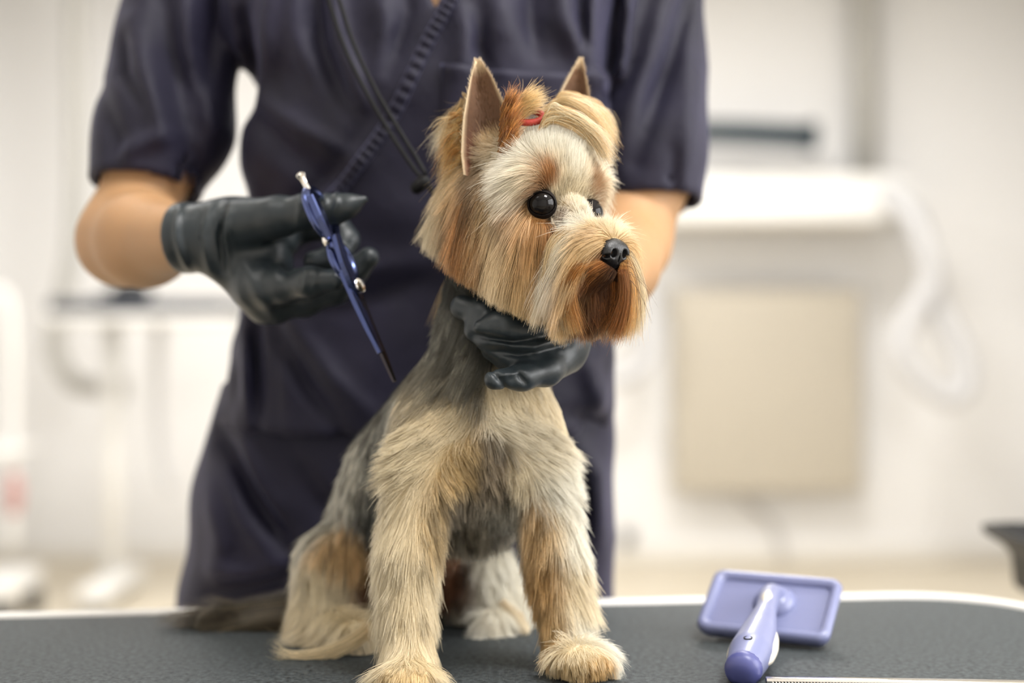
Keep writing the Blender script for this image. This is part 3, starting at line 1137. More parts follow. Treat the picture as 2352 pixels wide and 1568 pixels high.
# ================================================================== the dog
YAW = math.radians(38)
HU = 0.94 / F                                   # one "head unit": about a photo pixel at the head
HF = np.array([math.sin(YAW), -math.cos(YAW), 0.0])     # where the muzzle points
HR = np.array([-math.cos(YAW), -math.sin(YAW), 0.0])    # the dog's right side
HZ = np.array([0.0, 0.0, 1.0])
H0 = P(1205, 470, 0.955)
HM = np.stack([HF, HR, HZ], 1)


def HL(a, b, c):
    return H0 + HU * (a * HF + b * HR + c * HZ)


def proj(p):
    p = np.asarray(p)
    return 1176 + F * p[..., 0] / p[..., 1], 784 - F * (p[..., 2] - ZC) / p[..., 1]


EYE_R = 31 * HU
EYES = [HL(154, 73, -15), HL(152, -69, -27)]
NOSE = HL(309, 0, -128)


def he(p, a, b, c, ra, rb, rc):
    return ell(p, HL(a, b, c), (ra * HU, rb * HU, rc * HU), HM)


def dog_head(p):
    d = he(p, -5, 0, 18, 150, 120, 130)                       # skull
    d = smin(d, he(p, 95, 0, 58, 80, 84, 70), 30 * HU)         # forehead
    for s in (1, -1):
        d = smin(d, he(p, 40, s * 72, -95, 130, 66, 118), 45 * HU)     # cheeks
        d = smin(d, he(p, -62, s * 88, -55, 118, 72, 150), 50 * HU)      # ruff behind the ears
        d = smin(d, he(p, 120, s * 70, 46, 44, 42, 32), 22 * HU)        # brow ridge
    d = smin(d, he(p, 222, 0, -114, 100, 54, 42), 34 * HU)      # muzzle
    for s in (1, -1):
        d = smin(d, he(p, 255, s * 30, -122, 58, 36, 34), 18 * HU)      # lips
    d = smin(d, he(p, 205, 0, -168, 80, 40, 30), 16 * HU)      # lower jaw
    d = smin(d, he(p, 168, 0, -46, 36, 44, 42), 16 * HU)       # root of the nose
    for e, s in zip(EYES, (1, -1)):
        o = np.linalg.norm(p - (e + HU * (9 * HF + s * 7 * HR)).astype(np.float32), axis=1) - 31 * HU
        d = smax(d, -o, 6 * HU)
    return d


def pe(p, px, py, Y, rx, ry, rz, M=None):
    s = Y / F
    return ell(p, P(px, py, Y), (rx * s, ry * s, rz * s), M)


def pc(p, pts, k=None):
    """chain of (px, py, Y, radius px)"""
    return chain(p, [P(a, b, c) for a, b, c, _ in pts], [R(r, c) for _, _, c, r in pts], k)


UB = 1.0 / F                                     # metres per pixel at one metre


def dog_body(p):
    d = pe(p, 1100, 1000, 0.985, 172, 165, 165)                                   # chest
    d = smin(d, pc(p, [(1050, 985, 1.01, 155), (955, 1105, 1.06, 162), (885, 1250, 1.11, 146)]), 80 * UB)   # back and barrel
    d = smin(d, pc(p, [(1105, 900, 0.985, 128), (1120, 760, 0.985, 112), (1135, 640, 0.985, 100)]), 70 * UB)  # neck
    d = smin(d, pe(p, 985, 1025, 0.962, 88, 90, 120), 50 * UB)                     # right shoulder
    d = smin(d, pe(p, 1208, 1020, 0.972, 80, 85, 120), 50 * UB)                    # left shoulder
    d = smin(d, pe(p, 1085, 1140, 1.01, 110, 110, 98), 50 * UB)                   # belly
    # forelegs
    d = smin(d, pc(p, [(972, 1085, 0.957, 72), (938, 1260, 0.945, 62), (936, 1400, 0.938, 52), (938, 1500, 0.930, 50), (936, 1545, 0.918, 50)], 20 * UB), 36 * UB)
    d = smin(d, pe(p, 934, 1556, 0.900, 64, 75, 32), 26 * UB)
    d = smin(d, pc(p, [(1234, 1080, 0.966, 70), (1270, 1250, 0.962, 58), (1296, 1390, 0.958, 50), (1305, 1470, 0.955, 48), (1318, 1508, 0.948, 48)], 20 * UB), 36 * UB)
    d = smin(d, pe(p, 1340, 1512, 0.930, 70, 80, 34), 26 * UB)
    # hind legs: thigh, hock, foot
    d = smin(d, pc(p, [(860, 1270, 1.09, 120), (772, 1290, 1.065, 80), (735, 1400, 1.055, 60)], 30 * UB), 40 * UB)
    d = smin(d, pc(p, [(735, 1410, 1.055, 55), (770, 1440, 1.035, 40), (820, 1462, 1.005, 34)], 20 * UB), 20 * UB)
    d = smin(d, pc(p, [(1000, 1290, 1.12, 110), (1100, 1310, 1.105, 74), (1150, 1380, 1.10, 56)], 30 * UB), 40 * UB)
    d = smin(d, pc(p, [(1150, 1390, 1.10, 50), (1146, 1416, 1.085, 34), (1130, 1436, 1.065, 25)], 20 * UB), 20 * UB)
    d = smin(d, pc(p, [(840, 1360, 1.13, 60), (700, 1400, 1.115, 26), (560, 1412, 1.10, 16), (490, 1412, 1.095, 10)], 20 * UB), 30 * UB)   # tail
    return d


def dog_sdf(p):
    p = np.asarray(p, np.float32)
    d = smin(dog_head(p), dog_body(p), 40 * UB)
    return np.maximum(d, (TZ + 0.0006) - p[:, 2])          # feet stand flat on the mat


dog_p, dog_f = surface_nets(dog_sdf, (-0.29, 0.84, TZ - .004), (0.16, 1.22, 1.17), 0.0026)
dog = tag(empty('dog', (0.0, 1.0, TZ)), 'small tan and grey terrier sitting on the grooming table with clipped coat', 'dog')
# ------------------------------------------------------------------ coat: colour and combing field
CR, WH, GO, TN = (242, 224, 190), (255, 250, 238), (220, 184, 132), (184, 136, 82)
RU, DB, BK = (134, 78, 34), (78, 45, 25), (42, 30, 24)
GD, GM, GL = (44, 45, 44), (88, 86, 80), (150, 146, 136)
PK = (206, 172, 146)

GP, GD_, GLEN, GCOL, GSIG, GPAR = [], [], [], [], [], []


def rich(c, k=1.04):
    c = np.array(c) ** .86 * np.array([1.0, .99, .92])
    m = c.max()
    return tuple(m * (c / m) ** k)


def guide(pos, d, ln, col, sig, lift=0.25, grav=0.15, streak=0.10):
    d = np.asarray(d, float)
    GP.append(pos)
    GD_.append(d / (np.linalg.norm(d) + 1e-9))
    GLEN.append(ln)
    GCOL.append(rich(srgb(*col)))
    GSIG.append(sig)
    GPAR.append((lift, grav, streak))


def hg(a, b, c, d, ln, col, sig=34, lift=0.25, grav=0.15, streak=0.12, mirror=True):
    """guide in head coordinates"""
    for s in ((1, -1) if (mirror and b != 0) else (1,)):
        dd = d[0] * HF + s * d[1] * HR + d[2] * HZ
        guide(HL(a, s * b, c), dd, ln * HU, col, sig * HU, lift, grav, streak)


def bg(px, py, Y, d, ln, col, sig=45, lift=0.22, grav=0.10, streak=0.12, dy=0.0):
    """guide from the photo: (dx, dy) is the lie of the hair as seen from the front"""
    guide(P(px, py, Y), (d[0], dy, -d[1]), ln * Y / F, col, sig * Y / F, lift, grav, streak)


# --- head
hg(60, 0, 125, (.35, 0, 1), 42, WH, lift=.5, grav=.02)
hg(120, 0, 95, (.3, 0, 1), 40, WH, lift=.45, grav=.02)
hg(150, 0, 55, (.1, 0, 1), 34, WH, lift=.4, grav=.02)
hg(175, 0, 10, (-.05, 0, 1), 16, CR, lift=.15, grav=.0, sig=26)
hg(120, 52, 92, (.1, .3, 1), 42, WH, lift=.45, grav=.03)
hg(158, 40, 48, (.0, .35, 1), 34, CR, lift=.35, grav=.02, sig=26)
hg(165, 62, 40, (.05, .3, 1), 30, RU, lift=.3, grav=.0, sig=17)
hg(168, 55, 28, (.05, .3, 1), 26, RU, lift=.3, grav=.0, sig=14)
hg(150, 88, 44, (-.55, .35, -.25), 60, CR, lift=.4, grav=.08, sig=24)
hg(115, 100, 60, (-.55, .3, -.35), 70, WH, lift=.45, grav=.1, sig=28, mirror=False)
hg(115, -100, 60, (-.1, -.8, .1), 92, WH, lift=.6, grav=.06, sig=28)
hg(120, -108, 15, (-.1, -.8, -.1), 92, WH, lift=.6, grav=.1, sig=28)
hg(135, -100, -20, (-.1, -.6, -.4), 78, CR, lift=.5, grav=.15, sig=22)
hg(95, 108, 25, (-.5, .2, -.7), 80, GO, lift=.35, grav=.15)
hg(60, 95, 85, (-.3, .5, -.2), 60, CR, lift=.4, grav=.12)
hg(50, 120, 20, (-.3, .1, -1), 110, GO, lift=.3, grav=.2, streak=.34)
hg(125, 104, -18, (-.5, .2, -.75), 60, TN, lift=.2, grav=.15, sig=22)
hg(145, 96, -48, (-.3, .15, -.95), 70, TN, lift=.15, grav=.2, sig=24)
hg(172, 78, -50, (-.2, .1, -.95), 60, RU, lift=.12, grav=.2, sig=18)
hg(188, 56, -28, (.1, .1, -1), 30, DB, lift=.1, grav=.1, sig=15)
hg(118, 112, -85, (-.15, .06, -1), 230, GO, lift=.16, grav=.3, streak=.3)
hg(70, 130, -60, (-.1, .06, -1), 240, GO, lift=.16, grav=.3, streak=.32)
hg(20, 132, -30, (-.05, .06, -1), 260, TN, lift=.16, grav=.3, streak=.34)
hg(-10, 128, 10, (-.1, .1, -1), 230, RU, lift=.16, grav=.25, streak=.34, sig=24)
hg(-25, 130, -70, (0, .06, -1), 280, TN, lift=.16, grav=.3, streak=.34)
hg(-80, 110, -40, (-.15, .1, -1), 280, CR, lift=.2, grav=.3, streak=.15)
hg(-90, 100, 30, (-.4, .3, -.8), 150, CR, lift=.3, grav=.25, streak=.3)
hg(-60, 105, 75, (-.5, .5, -.5), 90, GO, lift=.35, grav=.2, streak=.34)
hg(-110, 40, 60, (-.7, .2, -.7), 90, GM, lift=.3, grav=.2)
hg(-140, 0, -20, (-.4, 0, -1), 160, GO, lift=.25, grav=.25)
hg(-30, 0, 128, (-.2, .3, .6), 60, GO, lift=.4, grav=.1)
hg(-30, 60, 118, (-.1, .1, .7), 55, GO, lift=.4, grav=.08)
hg(20, 130, -150, (.02, .03, -1), 200, (232, 206, 164), lift=.12, grav=.3, streak=.3)
hg(90, 100, -170, (.02, .03, -1), 200, (226, 196, 148), lift=.12, grav=.3, streak=.3)
# --- muzzle
hg(192, 0, -30, (-.2, 0, 1), 15, (246, 232, 210), lift=.2, grav=.0, sig=24)
hg(205, 0, -60, (-.3, 0, 1), 14, WH, lift=.15, grav=.0, sig=20)
hg(228, 0, -68, (-.2, 0, 1), 10, WH, lift=.2, grav=.0, sig=16)
hg(182, -44, -34, (.2, -.3, -1), 12, (246, 232, 210), lift=.05, grav=.0, sig=22)
hg(200, -40, -66, (.2, -.5, -1), 16, WH, lift=.1, grav=.1, sig=18)
hg(190, 38, -42, (.2, .6, -.4), 20, WH, lift=.15, grav=.15, sig=18, mirror=False)
hg(215, 38, -62, (-.2, .7, -.3), 50, WH, lift=.2, grav=.2, sig=20)
hg(252, 0, -70, (.1, 0, .8), 22, WH, lift=.5, grav=.0, sig=20)
hg(282, 14, -86, (.1, .4, .8), 30, CR, lift=.55, grav=.02, sig=18)
hg(292, 28, -95, (-.3, .8, .1), 50, GO, lift=.35, grav=.2, sig=16)
hg(180, 62, -85, (-.1, .2, -1), 130, RU, lift=.1, grav=.3, sig=14, streak=.25)
hg(205, 55, -85, (-.3, .5, -.6), 190, CR, lift=.2, grav=.42, sig=20, streak=.15)
hg(240, 52, -95, (-.35, .6, -.5), 150, WH, lift=.22, grav=.42, sig=22, streak=.18)
hg(272, 46, -112, (-.35, .6, -.5), 110, GO, lift=.2, grav=.42, sig=20, streak=.2)
hg(298, 28, -148, (-.4, .7, -.5), 80, (104, 62, 32), lift=.15, grav=.25, sig=18, streak=.25)
hg(272, 55, -140, (-.45, .45, -.7), 110, TN, lift=.15, grav=.3, sig=20, streak=.25)
hg(225, 58, -135, (-.2, .3, -1), 180, GO, lift=.15, grav=.42, sig=24, streak=.25)
hg(262, -54, -110, (.1, -.4, -.8), 200, TN, lift=.2, grav=.42, sig=22, streak=.25)
hg(300, 0, -165, (.0, .0, -1), 24, BK, lift=.1, grav=.2, sig=18)
hg(285, 12, -180, (.3, .2, -.8), 60, DB, lift=.25, grav=.25, sig=18, streak=.3)
hg(265, 20, -190, (.2, .2, -1), 100, DB, lift=.1, grav=.3, sig=24, streak=.3)
hg(230, 35, -195, (0, .12, -1), 120, DB, lift=.1, grav=.3, sig=24, streak=.3)
hg(160, 30, -205, (0, .1, -1), 110, RU, lift=.1, grav=.3, streak=.3)
hg(90, 0, -215, (0, 0, -1), 80, RU, lift=.1, grav=.3, streak=.3)
hg(0, 0, -215, (0, 0, -1), 70, GM, lift=.1, grav=.3)
# --- neck and chest
bg(1040, 680, .93, (-.25, 1), 50, GD, 60, streak=.26)
bg(985, 760, .95, (-.4, 1), 50, GM, 50, streak=.3)
bg(1060, 790, .90, (.0, 1), 52, GD, 50, streak=.3)
bg(940, 830, .95, (-.35, 1), 48, (112, 106, 94), 45, streak=.3)
bg(1020, 860, .90, (-.15, 1), 50, (92, 84, 72), 50, streak=.26)
bg(1110, 870, .88, (.15, 1), 46, (104, 92, 74), 45, streak=.3)
bg(1190, 880, .90, (.3, 1), 46, GM, 40, streak=.26)
bg(905, 900, .95, (-.5, 1), 42, (168, 154, 130), 40, streak=.2)
bg(1275, 880, .95, (.35, 1), 40, CR, 45)
bg(960, 930, .92, (-.75, .55), 48, (206, 188, 156), 40)
bg(1060, 930, .90, (-.1, 1), 44, (192, 156, 110), 36, streak=.2)
bg(1160, 935, .90, (.2, .9), 46, CR, 36)
bg(930, 985, .92, (-1, .12), 50, CR, 42)
bg(1010, 985, .90, (-.9, .15), 34, (224, 200, 160), 36)
bg(1065, 1000, .89, (-.1, .5), 16, (214, 184, 152), 34, lift=.1)
bg(1130, 985, .89, (.5, .8), 38, CR, 34)
bg(1200, 985, .90, (.9, .5), 46, WH, 40)
bg(1270, 960, .93, (1, .2), 46, (240, 228, 206), 42)
bg(915, 1060, .92, (-1, .2), 50, CR, 42)
bg(1000, 1065, .90, (-.9, .35), 30, (214, 184, 152), 36)
bg(1080, 1060, .89, (.5, .6), 40, (192, 156, 110), 34, streak=.2)
bg(1140, 1045, .89, (.85, .1), 42, (214, 180, 126), 34)
bg(1210, 1060, .91, (.6, -.1), 26, (214, 184, 152), 34, lift=.12)
bg(1285, 1045, .93, (1, .3), 46, (240, 228, 206), 42)
bg(905, 1125, .92, (-.6, .6), 50, CR, 36)
bg(985, 1120, .91, (-.3, 1), 26, (214, 184, 152), 34, lift=.12)
bg(1060, 1110, .92, (.55, .6), 48, (214, 180, 126), 36, streak=.2)
bg(1130, 1105, .93, (.3, .9), 46, (110, 96, 78), 34, streak=.3)
bg(1190, 1110, .93, (-.1, 1), 50, CR, 30, streak=.2)
bg(1245, 1120, .92, (.5, .8), 34, (214, 184, 152), 30)
bg(1300, 1120, .94, (.7, .6), 50, WH, 40)
bg(1090, 1190, .95, (.1, 1), 50, (122, 112, 98), 50, streak=.26)
bg(1150, 1170, .96, (.0, 1), 50, GL, 40, streak=.26)
bg(1080, 1250, .97, (.1, 1), 46, (104, 96, 82), 50, streak=.3)
# --- forelegs
bg(890, 1200, .92, (-.3, 1), 66, CR, 44, lift=.28)
bg(960, 1190, .91, (-.05, 1), 66, (224, 204, 168), 44, lift=.25, streak=.18)
bg(1020, 1200, .93, (.35, 1), 56, (176, 150, 108), 38, streak=.25)
bg(880, 1310, .92, (-.2, 1), 76, CR, 46, lift=.25)
bg(950, 1330, .90, (.05, 1), 76, (222, 198, 156), 46, lift=.22, streak=.2)
bg(1005, 1330, .92, (.15, 1), 70, CR, 40, streak=.2)
bg(900, 1440, .91, (-.1, 1), 76, CR, 46, streak=.15)
bg(980, 1440, .90, (.1, 1), 76, (230, 210, 174), 46, streak=.15)
bg(930, 1520, .88, (-.05, .5), 26, CR, 40, lift=.05, dy=-1)
bg(930, 1565, .88, (-.05, .8), 18, (214, 180, 126), 36, streak=.25)
bg(1225, 1200, .94, (-.1, 1), 60, (192, 156, 110), 36, streak=.25)
bg(1290, 1190, .93, (.2, 1), 66, (220, 196, 154), 40, streak=.2)
bg(1340, 1200, .95, (.45, 1), 66, WH, 40)
bg(1235, 1310, .94, (-.05, 1), 70, (176, 136, 86), 36, streak=.2)
bg(1295, 1320, .92, (.15, 1), 74, CR, 40, streak=.2)
bg(1355, 1320, .95, (.5, 1), 76, CR, 44)
bg(1250, 1430, .94, (0, 1), 54, (190, 154, 104), 34, streak=.2)
bg(1310, 1430, .92, (.15, 1), 56, CR, 40, streak=.15)
bg(1360, 1430, .94, (.3, 1), 50, WH, 40)
bg(1340, 1490, .90, (.3, .5), 26, CR, 40, lift=.05, dy=-1)
bg(1290, 1525, .90, (.05, 1), 20, (214, 180, 126), 34)
bg(1370, 1540, .90, (.2, 1), 20, (214, 170, 106), 34, streak=.25)
# --- flank, back, hind legs
bg(880, 970, .97, (-.35, 1), 42, GL, 36, streak=.3)
bg(840, 1020, 1.0, (-.3, 1), 42, GM, 46, streak=.34)
bg(860, 1090, .99, (-.1, 1), 42, GD, 40, streak=.3)
bg(800, 1110, 1.03, (-.35, 1), 42, GL, 46, streak=.34)
bg(830, 1170, 1.02, (-.1, 1), 42, GD, 40, streak=.3)
bg(760, 1180, 1.06, (-.4, 1), 42, GL, 40, streak=.3)
bg(720, 1230, 1.08, (-.4, 1), 44, (190, 182, 164), 34, streak=.25)
bg(790, 1235, 1.04, (-.1, 1), 46, (192, 156, 110), 34, streak=.25)
bg(700, 1310, 1.08, (-.2, 1), 60, (222, 208, 182), 40)
bg(745, 1330, 1.02, (0, 1), 60, (232, 216, 184), 36, streak=.2)
bg(805, 1300, 1.01, (.1, 1), 46, (186, 134, 84), 34, streak=.2)
bg(845, 1330, 1.02, (.1, 1), 40, DB, 36, streak=.2)
bg(700, 1400, 1.06, (-.35, 1), 66, CR, 40)
bg(770, 1410, 1.01, (.1, 1), 56, (226, 208, 172), 36)
bg(820, 1460, .99, (.2, .8), 34, CR, 30)
bg(820, 1490, .98, (0, 1), 26, RU, 26, streak=.3)
bg(1160, 1300, 1.08, (.3, 1), 56, WH, 40)
bg(1100, 1300, 1.05, (.1, 1), 40, RU, 30, streak=.2)
bg(1050, 1320, 1.06, (0, 1), 34, DB, 36)
bg(1090, 1360, 1.05, (0, 1), 34, (110, 70, 46), 28)
bg(1180, 1390, 1.08, (.35, 1), 60, WH, 40)
bg(1110, 1430, 1.03, (.1, 1), 40, (190, 164, 128), 30)
bg(900, 1150, 1.2, (-.3, 1), 45, GD, 90)
bg(1050, 950, 1.12, (-.3, 1), 45, GD, 90)
bg(1200, 1150, 1.1, (.2, 1), 45, GM, 60)
bg(640, 1405, 1.10, (-1, .1), 90, (40, 35, 29), 45, lift=.25, grav=.04, streak=.26)
bg(520, 1412, 1.09, (-1, .08), 90, (44, 38, 31), 45, lift=.25, grav=.04, streak=.26)

GP, GD_, GCOL, GPAR = (np.array(q, np.float32) for q in (GP, GD_, GCOL, GPAR))
GLEN, GSIG = np.array(GLEN, np.float32), np.array(GSIG, np.float32)


SPOTS = []                                        # small markings, and shade by the nose, laid over the broad coat colours


def spot(pos, rad, col, k):
    SPOTS.append((np.asarray(pos, np.float32), rad, np.array(rich(srgb(*col)), np.float32), k))


for s_ in (1, -1):
    spot(HL(163, s_ * 58, 46), 23 * HU, (136, 80, 30), .9 if s_ > 0 else .4)
    spot(HL(150, s_ * 74, 24), 20 * HU, (140, 86, 44), .7)
    spot(HL(190, s_ * 46, -26), 20 * HU, (92, 56, 34), .85)
    spot(HL(180, s_ * 58, -42), 20 * HU, (92, 56, 32), .9)
    spot(HL(150, s_ * 92, -48), 24 * HU, (160, 108, 60), .7)
    spot(HL(122, s_ * 100, -14), 22 * HU, (150, 100, 58), .7)
    spot(HL(184, s_ * 60, -72), 16 * HU, RU, .7)
    spot(HL(178, s_ * 64, -105), 18 * HU, RU, .7)
    spot(HL(292, s_ * 24, -100), 15 * HU, RU, .6)  # shade above the nose, put into the coat colour
    spot(HL(300, s_ * 16, -150), 22 * HU, (60, 36, 22), .8)
spot(HL(-12, 126, -10), 40 * HU, (112, 66, 30), .75)
spot(P(1102, 408, .925), .011, (96, 56, 28), .85)
spot(P(1118, 362, .925), .016, (70, 40, 22), .9)
spot(P(1070, 440, .935), .009, (140, 88, 40), .7)
spot(P(1130, 470, .92), .007, (120, 74, 38), .6)
spot(P(1050, 520, .94), .009, (160, 108, 56), .5)
spot(P(1020, 420, .95), .014, (240, 222, 190), .7)
spot(P(1160, 520, .915), .012, (240, 222, 188), .6)
spot(HL(30, 130, -20), 22 * HU, (150, 98, 52), .6)
spot(P(1062, 1012, .905), .014, (214, 170, 138), .6)
spot(P(1205, 1070, .91), .010, (214, 170, 142), .6)
spot(P(985, 1115, .905), .010, (214, 174, 146), .5)
spot(P(1085, 1062, .905), .009, (150, 108, 62), .5)


def field(pos):
    """length, combing direction, colour and (lift, gravity, streak) at points"""
    n = len(pos)
    L, D, C, Q = np.empty(n, np.float32), np.empty((n, 3), np.float32), np.empty((n, 3), np.float32), np.empty((n, 3), np.float32)
    for i in range(0, n, 20000):
        q = pos[i:i + 20000]
        d2 = ((q[:, None, :] - GP[None]) ** 2).sum(2) / (GSIG ** 2)[None]
        w = np.exp(-np.minimum(d2 - d2.min(1)[:, None], 60))
        w /= w.sum(1)[:, None]
        L[i:i + 20000] = w @ GLEN
        dd = w @ GD_
        D[i:i + 20000] = dd / (np.linalg.norm(dd, axis=1)[:, None] + 1e-6)
        C[i:i + 20000] = w @ GCOL
        Q[i:i + 20000] = w @ GPAR
    for sp, sr, scol, k in SPOTS:
        w = (k * np.exp(-((pos - sp) ** 2).sum(1) / (sr * sr)))[:, None].astype(np.float32)
        C = C * (1 - w) + scol * w
    return L, D, C, Q


# skin mesh takes the coat's own colours
me = np_mesh(dog_p, dog_f)
_, _, skin_c, _ = field(dog_p)
vcolor(me, skin_c * 0.8)
m_skin, nt, b = nmat('dog_undercoat')
at = nt.nodes.new('ShaderNodeAttribute')
at.attribute_name = 'tint'
nt.links.new(at.outputs['Color'], b.inputs['Base Color'])
b.inputs['Roughness'].default_value = 0.9
b.inputs['Specular IOR Level'].default_value = 0.1
link('body', me, m_skin, dog)

# ------------------------------------------------------------------ hair strands
KP = 9                                            # points on a strand


def sample_surface(p, f, n, weight=None):
    a, b_, c, d = (p[f[:, i]] for i in range(4))
    nn = np.cross(c - a, d - b_)
    ar = 0.5 * np.linalg.norm(nn, axis=1)
    w = ar.astype(float)
    if weight is not None:
        w = w * weight(p[f].mean(1), nn / (2 * ar[:, None] + 1e-12))
    pick = rng.choice(len(f), n, p=w / w.sum())
    u, v = rng.random((2, n))
    u, v = u[:, None], v[:, None]
    return ((a[pick] * (1 - u) + b_[pick] * u) * (1 - v) + (d[pick] * (1 - u) + c[pick] * u) * v).astype(np.float32)


def unit(v):
    return v / (np.linalg.norm(v, axis=1)[:, None] + 1e-9)


def grow(roots, sdf, L, D, Q, layer, wob=0.05, lenjit=0.18):
    n = len(roots)
    N = unit(fgrad(sdf, roots))
    D = D - N * np.minimum(0, (D * N).sum(1))[:, None]      # never comb into the skin
    lift = np.clip(Q[:, :1] * rng.uniform(.5, 1.5, (n, 1)), 0, .95).astype(np.float32)
    d = unit(D * (1 - lift) + N * lift)
    L = L * (1 + lenjit * rng.normal(size=n)).clip(.4, 1.5).astype(np.float32) * np.where(rng.random(n) < .012, 1.5, 1).astype(np.float32)
    off = (layer * rng.random(n) ** 1.5).astype(np.float32)
    path = np.empty((n, KP, 3), np.float32)
    pos = roots - N * 0.0004
    path[:, 0] = pos
    rnd = rng.normal(size=(n, 3)).astype(np.float32) * wob
    comb = D
    for k in range(1, KP):
        t = k / (KP - 1)
        d = unit(d + 0.25 * (comb - d) * (Q[:, :1] * 0 + 1) + np.array([0, 0, -1], np.float32) * Q[:, 1:2] * 0.9 + rnd * (0.5 + t))
        pos = pos + d * (L / (KP - 1))[:, None]
        dist = sdf(pos)
        need = np.minimum(off * min(1, 2.2 * t), L * .35) + 0.0003
        bad = dist < need
        if bad.any():
            g = unit(fgrad(sdf, pos[bad]))
            pos[bad] += g * (need[bad] - dist[bad])[:, None]
            d[bad] = unit(d[bad] - g * np.minimum(0, (d[bad] * g).sum(1))[:, None])
        path[:, k] = pos
    return path


def trim(path, level):
    """cut strands where level(point) < 0"""
    n = len(path)
    lv = level(path.reshape(-1, 3)).reshape(n, KP) + rng.normal(size=(n, 1)) * 5 * HU
    below = lv < 0
    below[:, 0] = False
    has = below.any(1)
    k = below.argmax(1)
    i = np.where(has)[0]
    a, b_ = lv[i, k[i] - 1], lv[i, k[i]]
    tc = np.full(n, KP - 1.0)
    tc[i] = np.maximum(.6, k[i] - 1 + np.clip(a / (a - b_ + 1e-9), 0, 1))
    tt = tc[:, None] * np.linspace(0, 1, KP)[None]
    i0 = np.minimum(tt.astype(int), KP - 2)
    fr = (tt - i0)[:, :, None]
    ar = np.arange(n)[:, None]
    return (path[ar, i0] * (1 - fr) + path[ar, i0 + 1] * fr).astype(np.float32)


def clump(path, ncl, amount, power=1.2, spread=0.25, L=None):
    """pull strands towards the strand in the middle of their lock; returns each strand's lock"""
    n = len(path)
    cen = rng.choice(n, ncl, replace=False)
    kd = kdtree.KDTree(ncl)
    for j, c in enumerate(cen):
        kd.insert(path[c, 0], j)
    kd.balance()
    own = np.array([kd.find(r)[1] for r in path[:, 0]])
    cp = path[cen[own]]
    t = np.linspace(0, 1, KP)[None, :, None] ** power
    rel = path[:, :1] - cp[:, :1]
    tgt = cp + rel * spread
    amt = (amount * rng.uniform(.35, 1.25, (n, 1, 1))).clip(0, .97)
    if L is not None:
        amt = amt * np.clip(L / (120 * HU), .25, 1)[:, None, None]        # short hair stays smooth
    return (path * (1 - t * amt) + tgt * t * amt).astype(np.float32), own, cen


def strand_tint(C, S, own, ncl, dark=.55):
    n = len(C)
    cl = rng.normal(size=ncl)[own][:, None]
    hi = rng.normal(size=(n, 1))
    k = np.exp(S[:, None] * (1.5 * cl + .9 * hi) - .03)
    warm = 1 + np.maximum(0, 1 - k) * np.array([.06, .0, -.10])
    out = C * k * warm
    out = out * np.minimum(1, .86 / out.max(1))[:, None]          # keeps the hue of the palest strands
    return np.maximum(out, .006).astype(np.float32)


def hair_material():
    m = bpy.data.materials.new('dog_hair')
    m.use_nodes = True
    nt = m.node_tree
    nt.nodes.remove(nt.nodes['Principled BSDF'])
    h = nt.nodes.new('ShaderNodeBsdfHairPrincipled')
    h.model = 'CHIANG'
    h.parametrization = 'COLOR'
    at = nt.nodes.new('ShaderNodeAttribute')
    at.attribute_name = 'hair_tint'
    nt.links.new(at.outputs['Color'], h.inputs['Color'])
    h.inputs['Roughness'].default_value = 0.38
    h.inputs['Radial Roughness'].default_value = 0.55
    h.inputs['Coat'].default_value = 0.0
    h.inputs['IOR'].default_value = 1.5
    h.inputs['Random Roughness'].default_value = 0.2
    df = nt.nodes.new('ShaderNodeBsdfDiffuse')
    nt.links.new(at.outputs['Color'], df.inputs['Color'])
    mx = nt.nodes.new('ShaderNodeMixShader')
    mx.inputs[0].default_value = 0.6
    nt.links.new(h.outputs[0], mx.inputs[1])
    nt.links.new(df.outputs[0], mx.inputs[2])
    nt.links.new(mx.outputs[0], nt.nodes['Material Output'].inputs['Surface'])
    return m


M_HAIR = hair_material()


def hair_object(name, sets, parent, rad, tip=0.25):
    path = np.concatenate([s[0] for s in sets])
    col = np.concatenate([s[1] for s in sets])
    n = len(path)
    hc = bpy.data.hair_curves.new(name)
    hc.add_curves([KP] * n)
    off = np.array(parent.location, np.float32)
    hc.attributes['position'].data.foreach_set('vector', (path - off).astype(np.float32).ravel())
    ra = hc.attributes.new('radius', 'FLOAT', 'POINT') if 'radius' not in hc.attributes else hc.attributes['radius']
    prof = np.interp(np.linspace(0, 1, KP), [0, .15, .6, 1], [.8, 1, .9, tip]).astype(np.float32)
    rr = (rad * rng.uniform(.7, 1.25, (n, 1)).astype(np.float32) * prof[None]).astype(np.float32)
    ra.data.foreach_set('value', rr.ravel())
    ca = hc.attributes.new('hair_tint', 'FLOAT_COLOR', 'POINT')
    c4 = np.ones((n, KP, 4), np.float32)
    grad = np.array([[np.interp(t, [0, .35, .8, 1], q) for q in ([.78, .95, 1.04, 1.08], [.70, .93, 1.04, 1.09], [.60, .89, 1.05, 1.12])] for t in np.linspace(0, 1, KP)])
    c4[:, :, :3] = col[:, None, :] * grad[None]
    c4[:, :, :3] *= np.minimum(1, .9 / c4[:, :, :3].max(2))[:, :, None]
    ca.data.foreach_set('color', c4.ravel())
    hc.materials.append(M_HAIR)
    o = bpy.data.objects.new(name, hc)
    o.parent = parent
    o['kind'] = 'stuff'
    COL.objects.link(o)
    return o


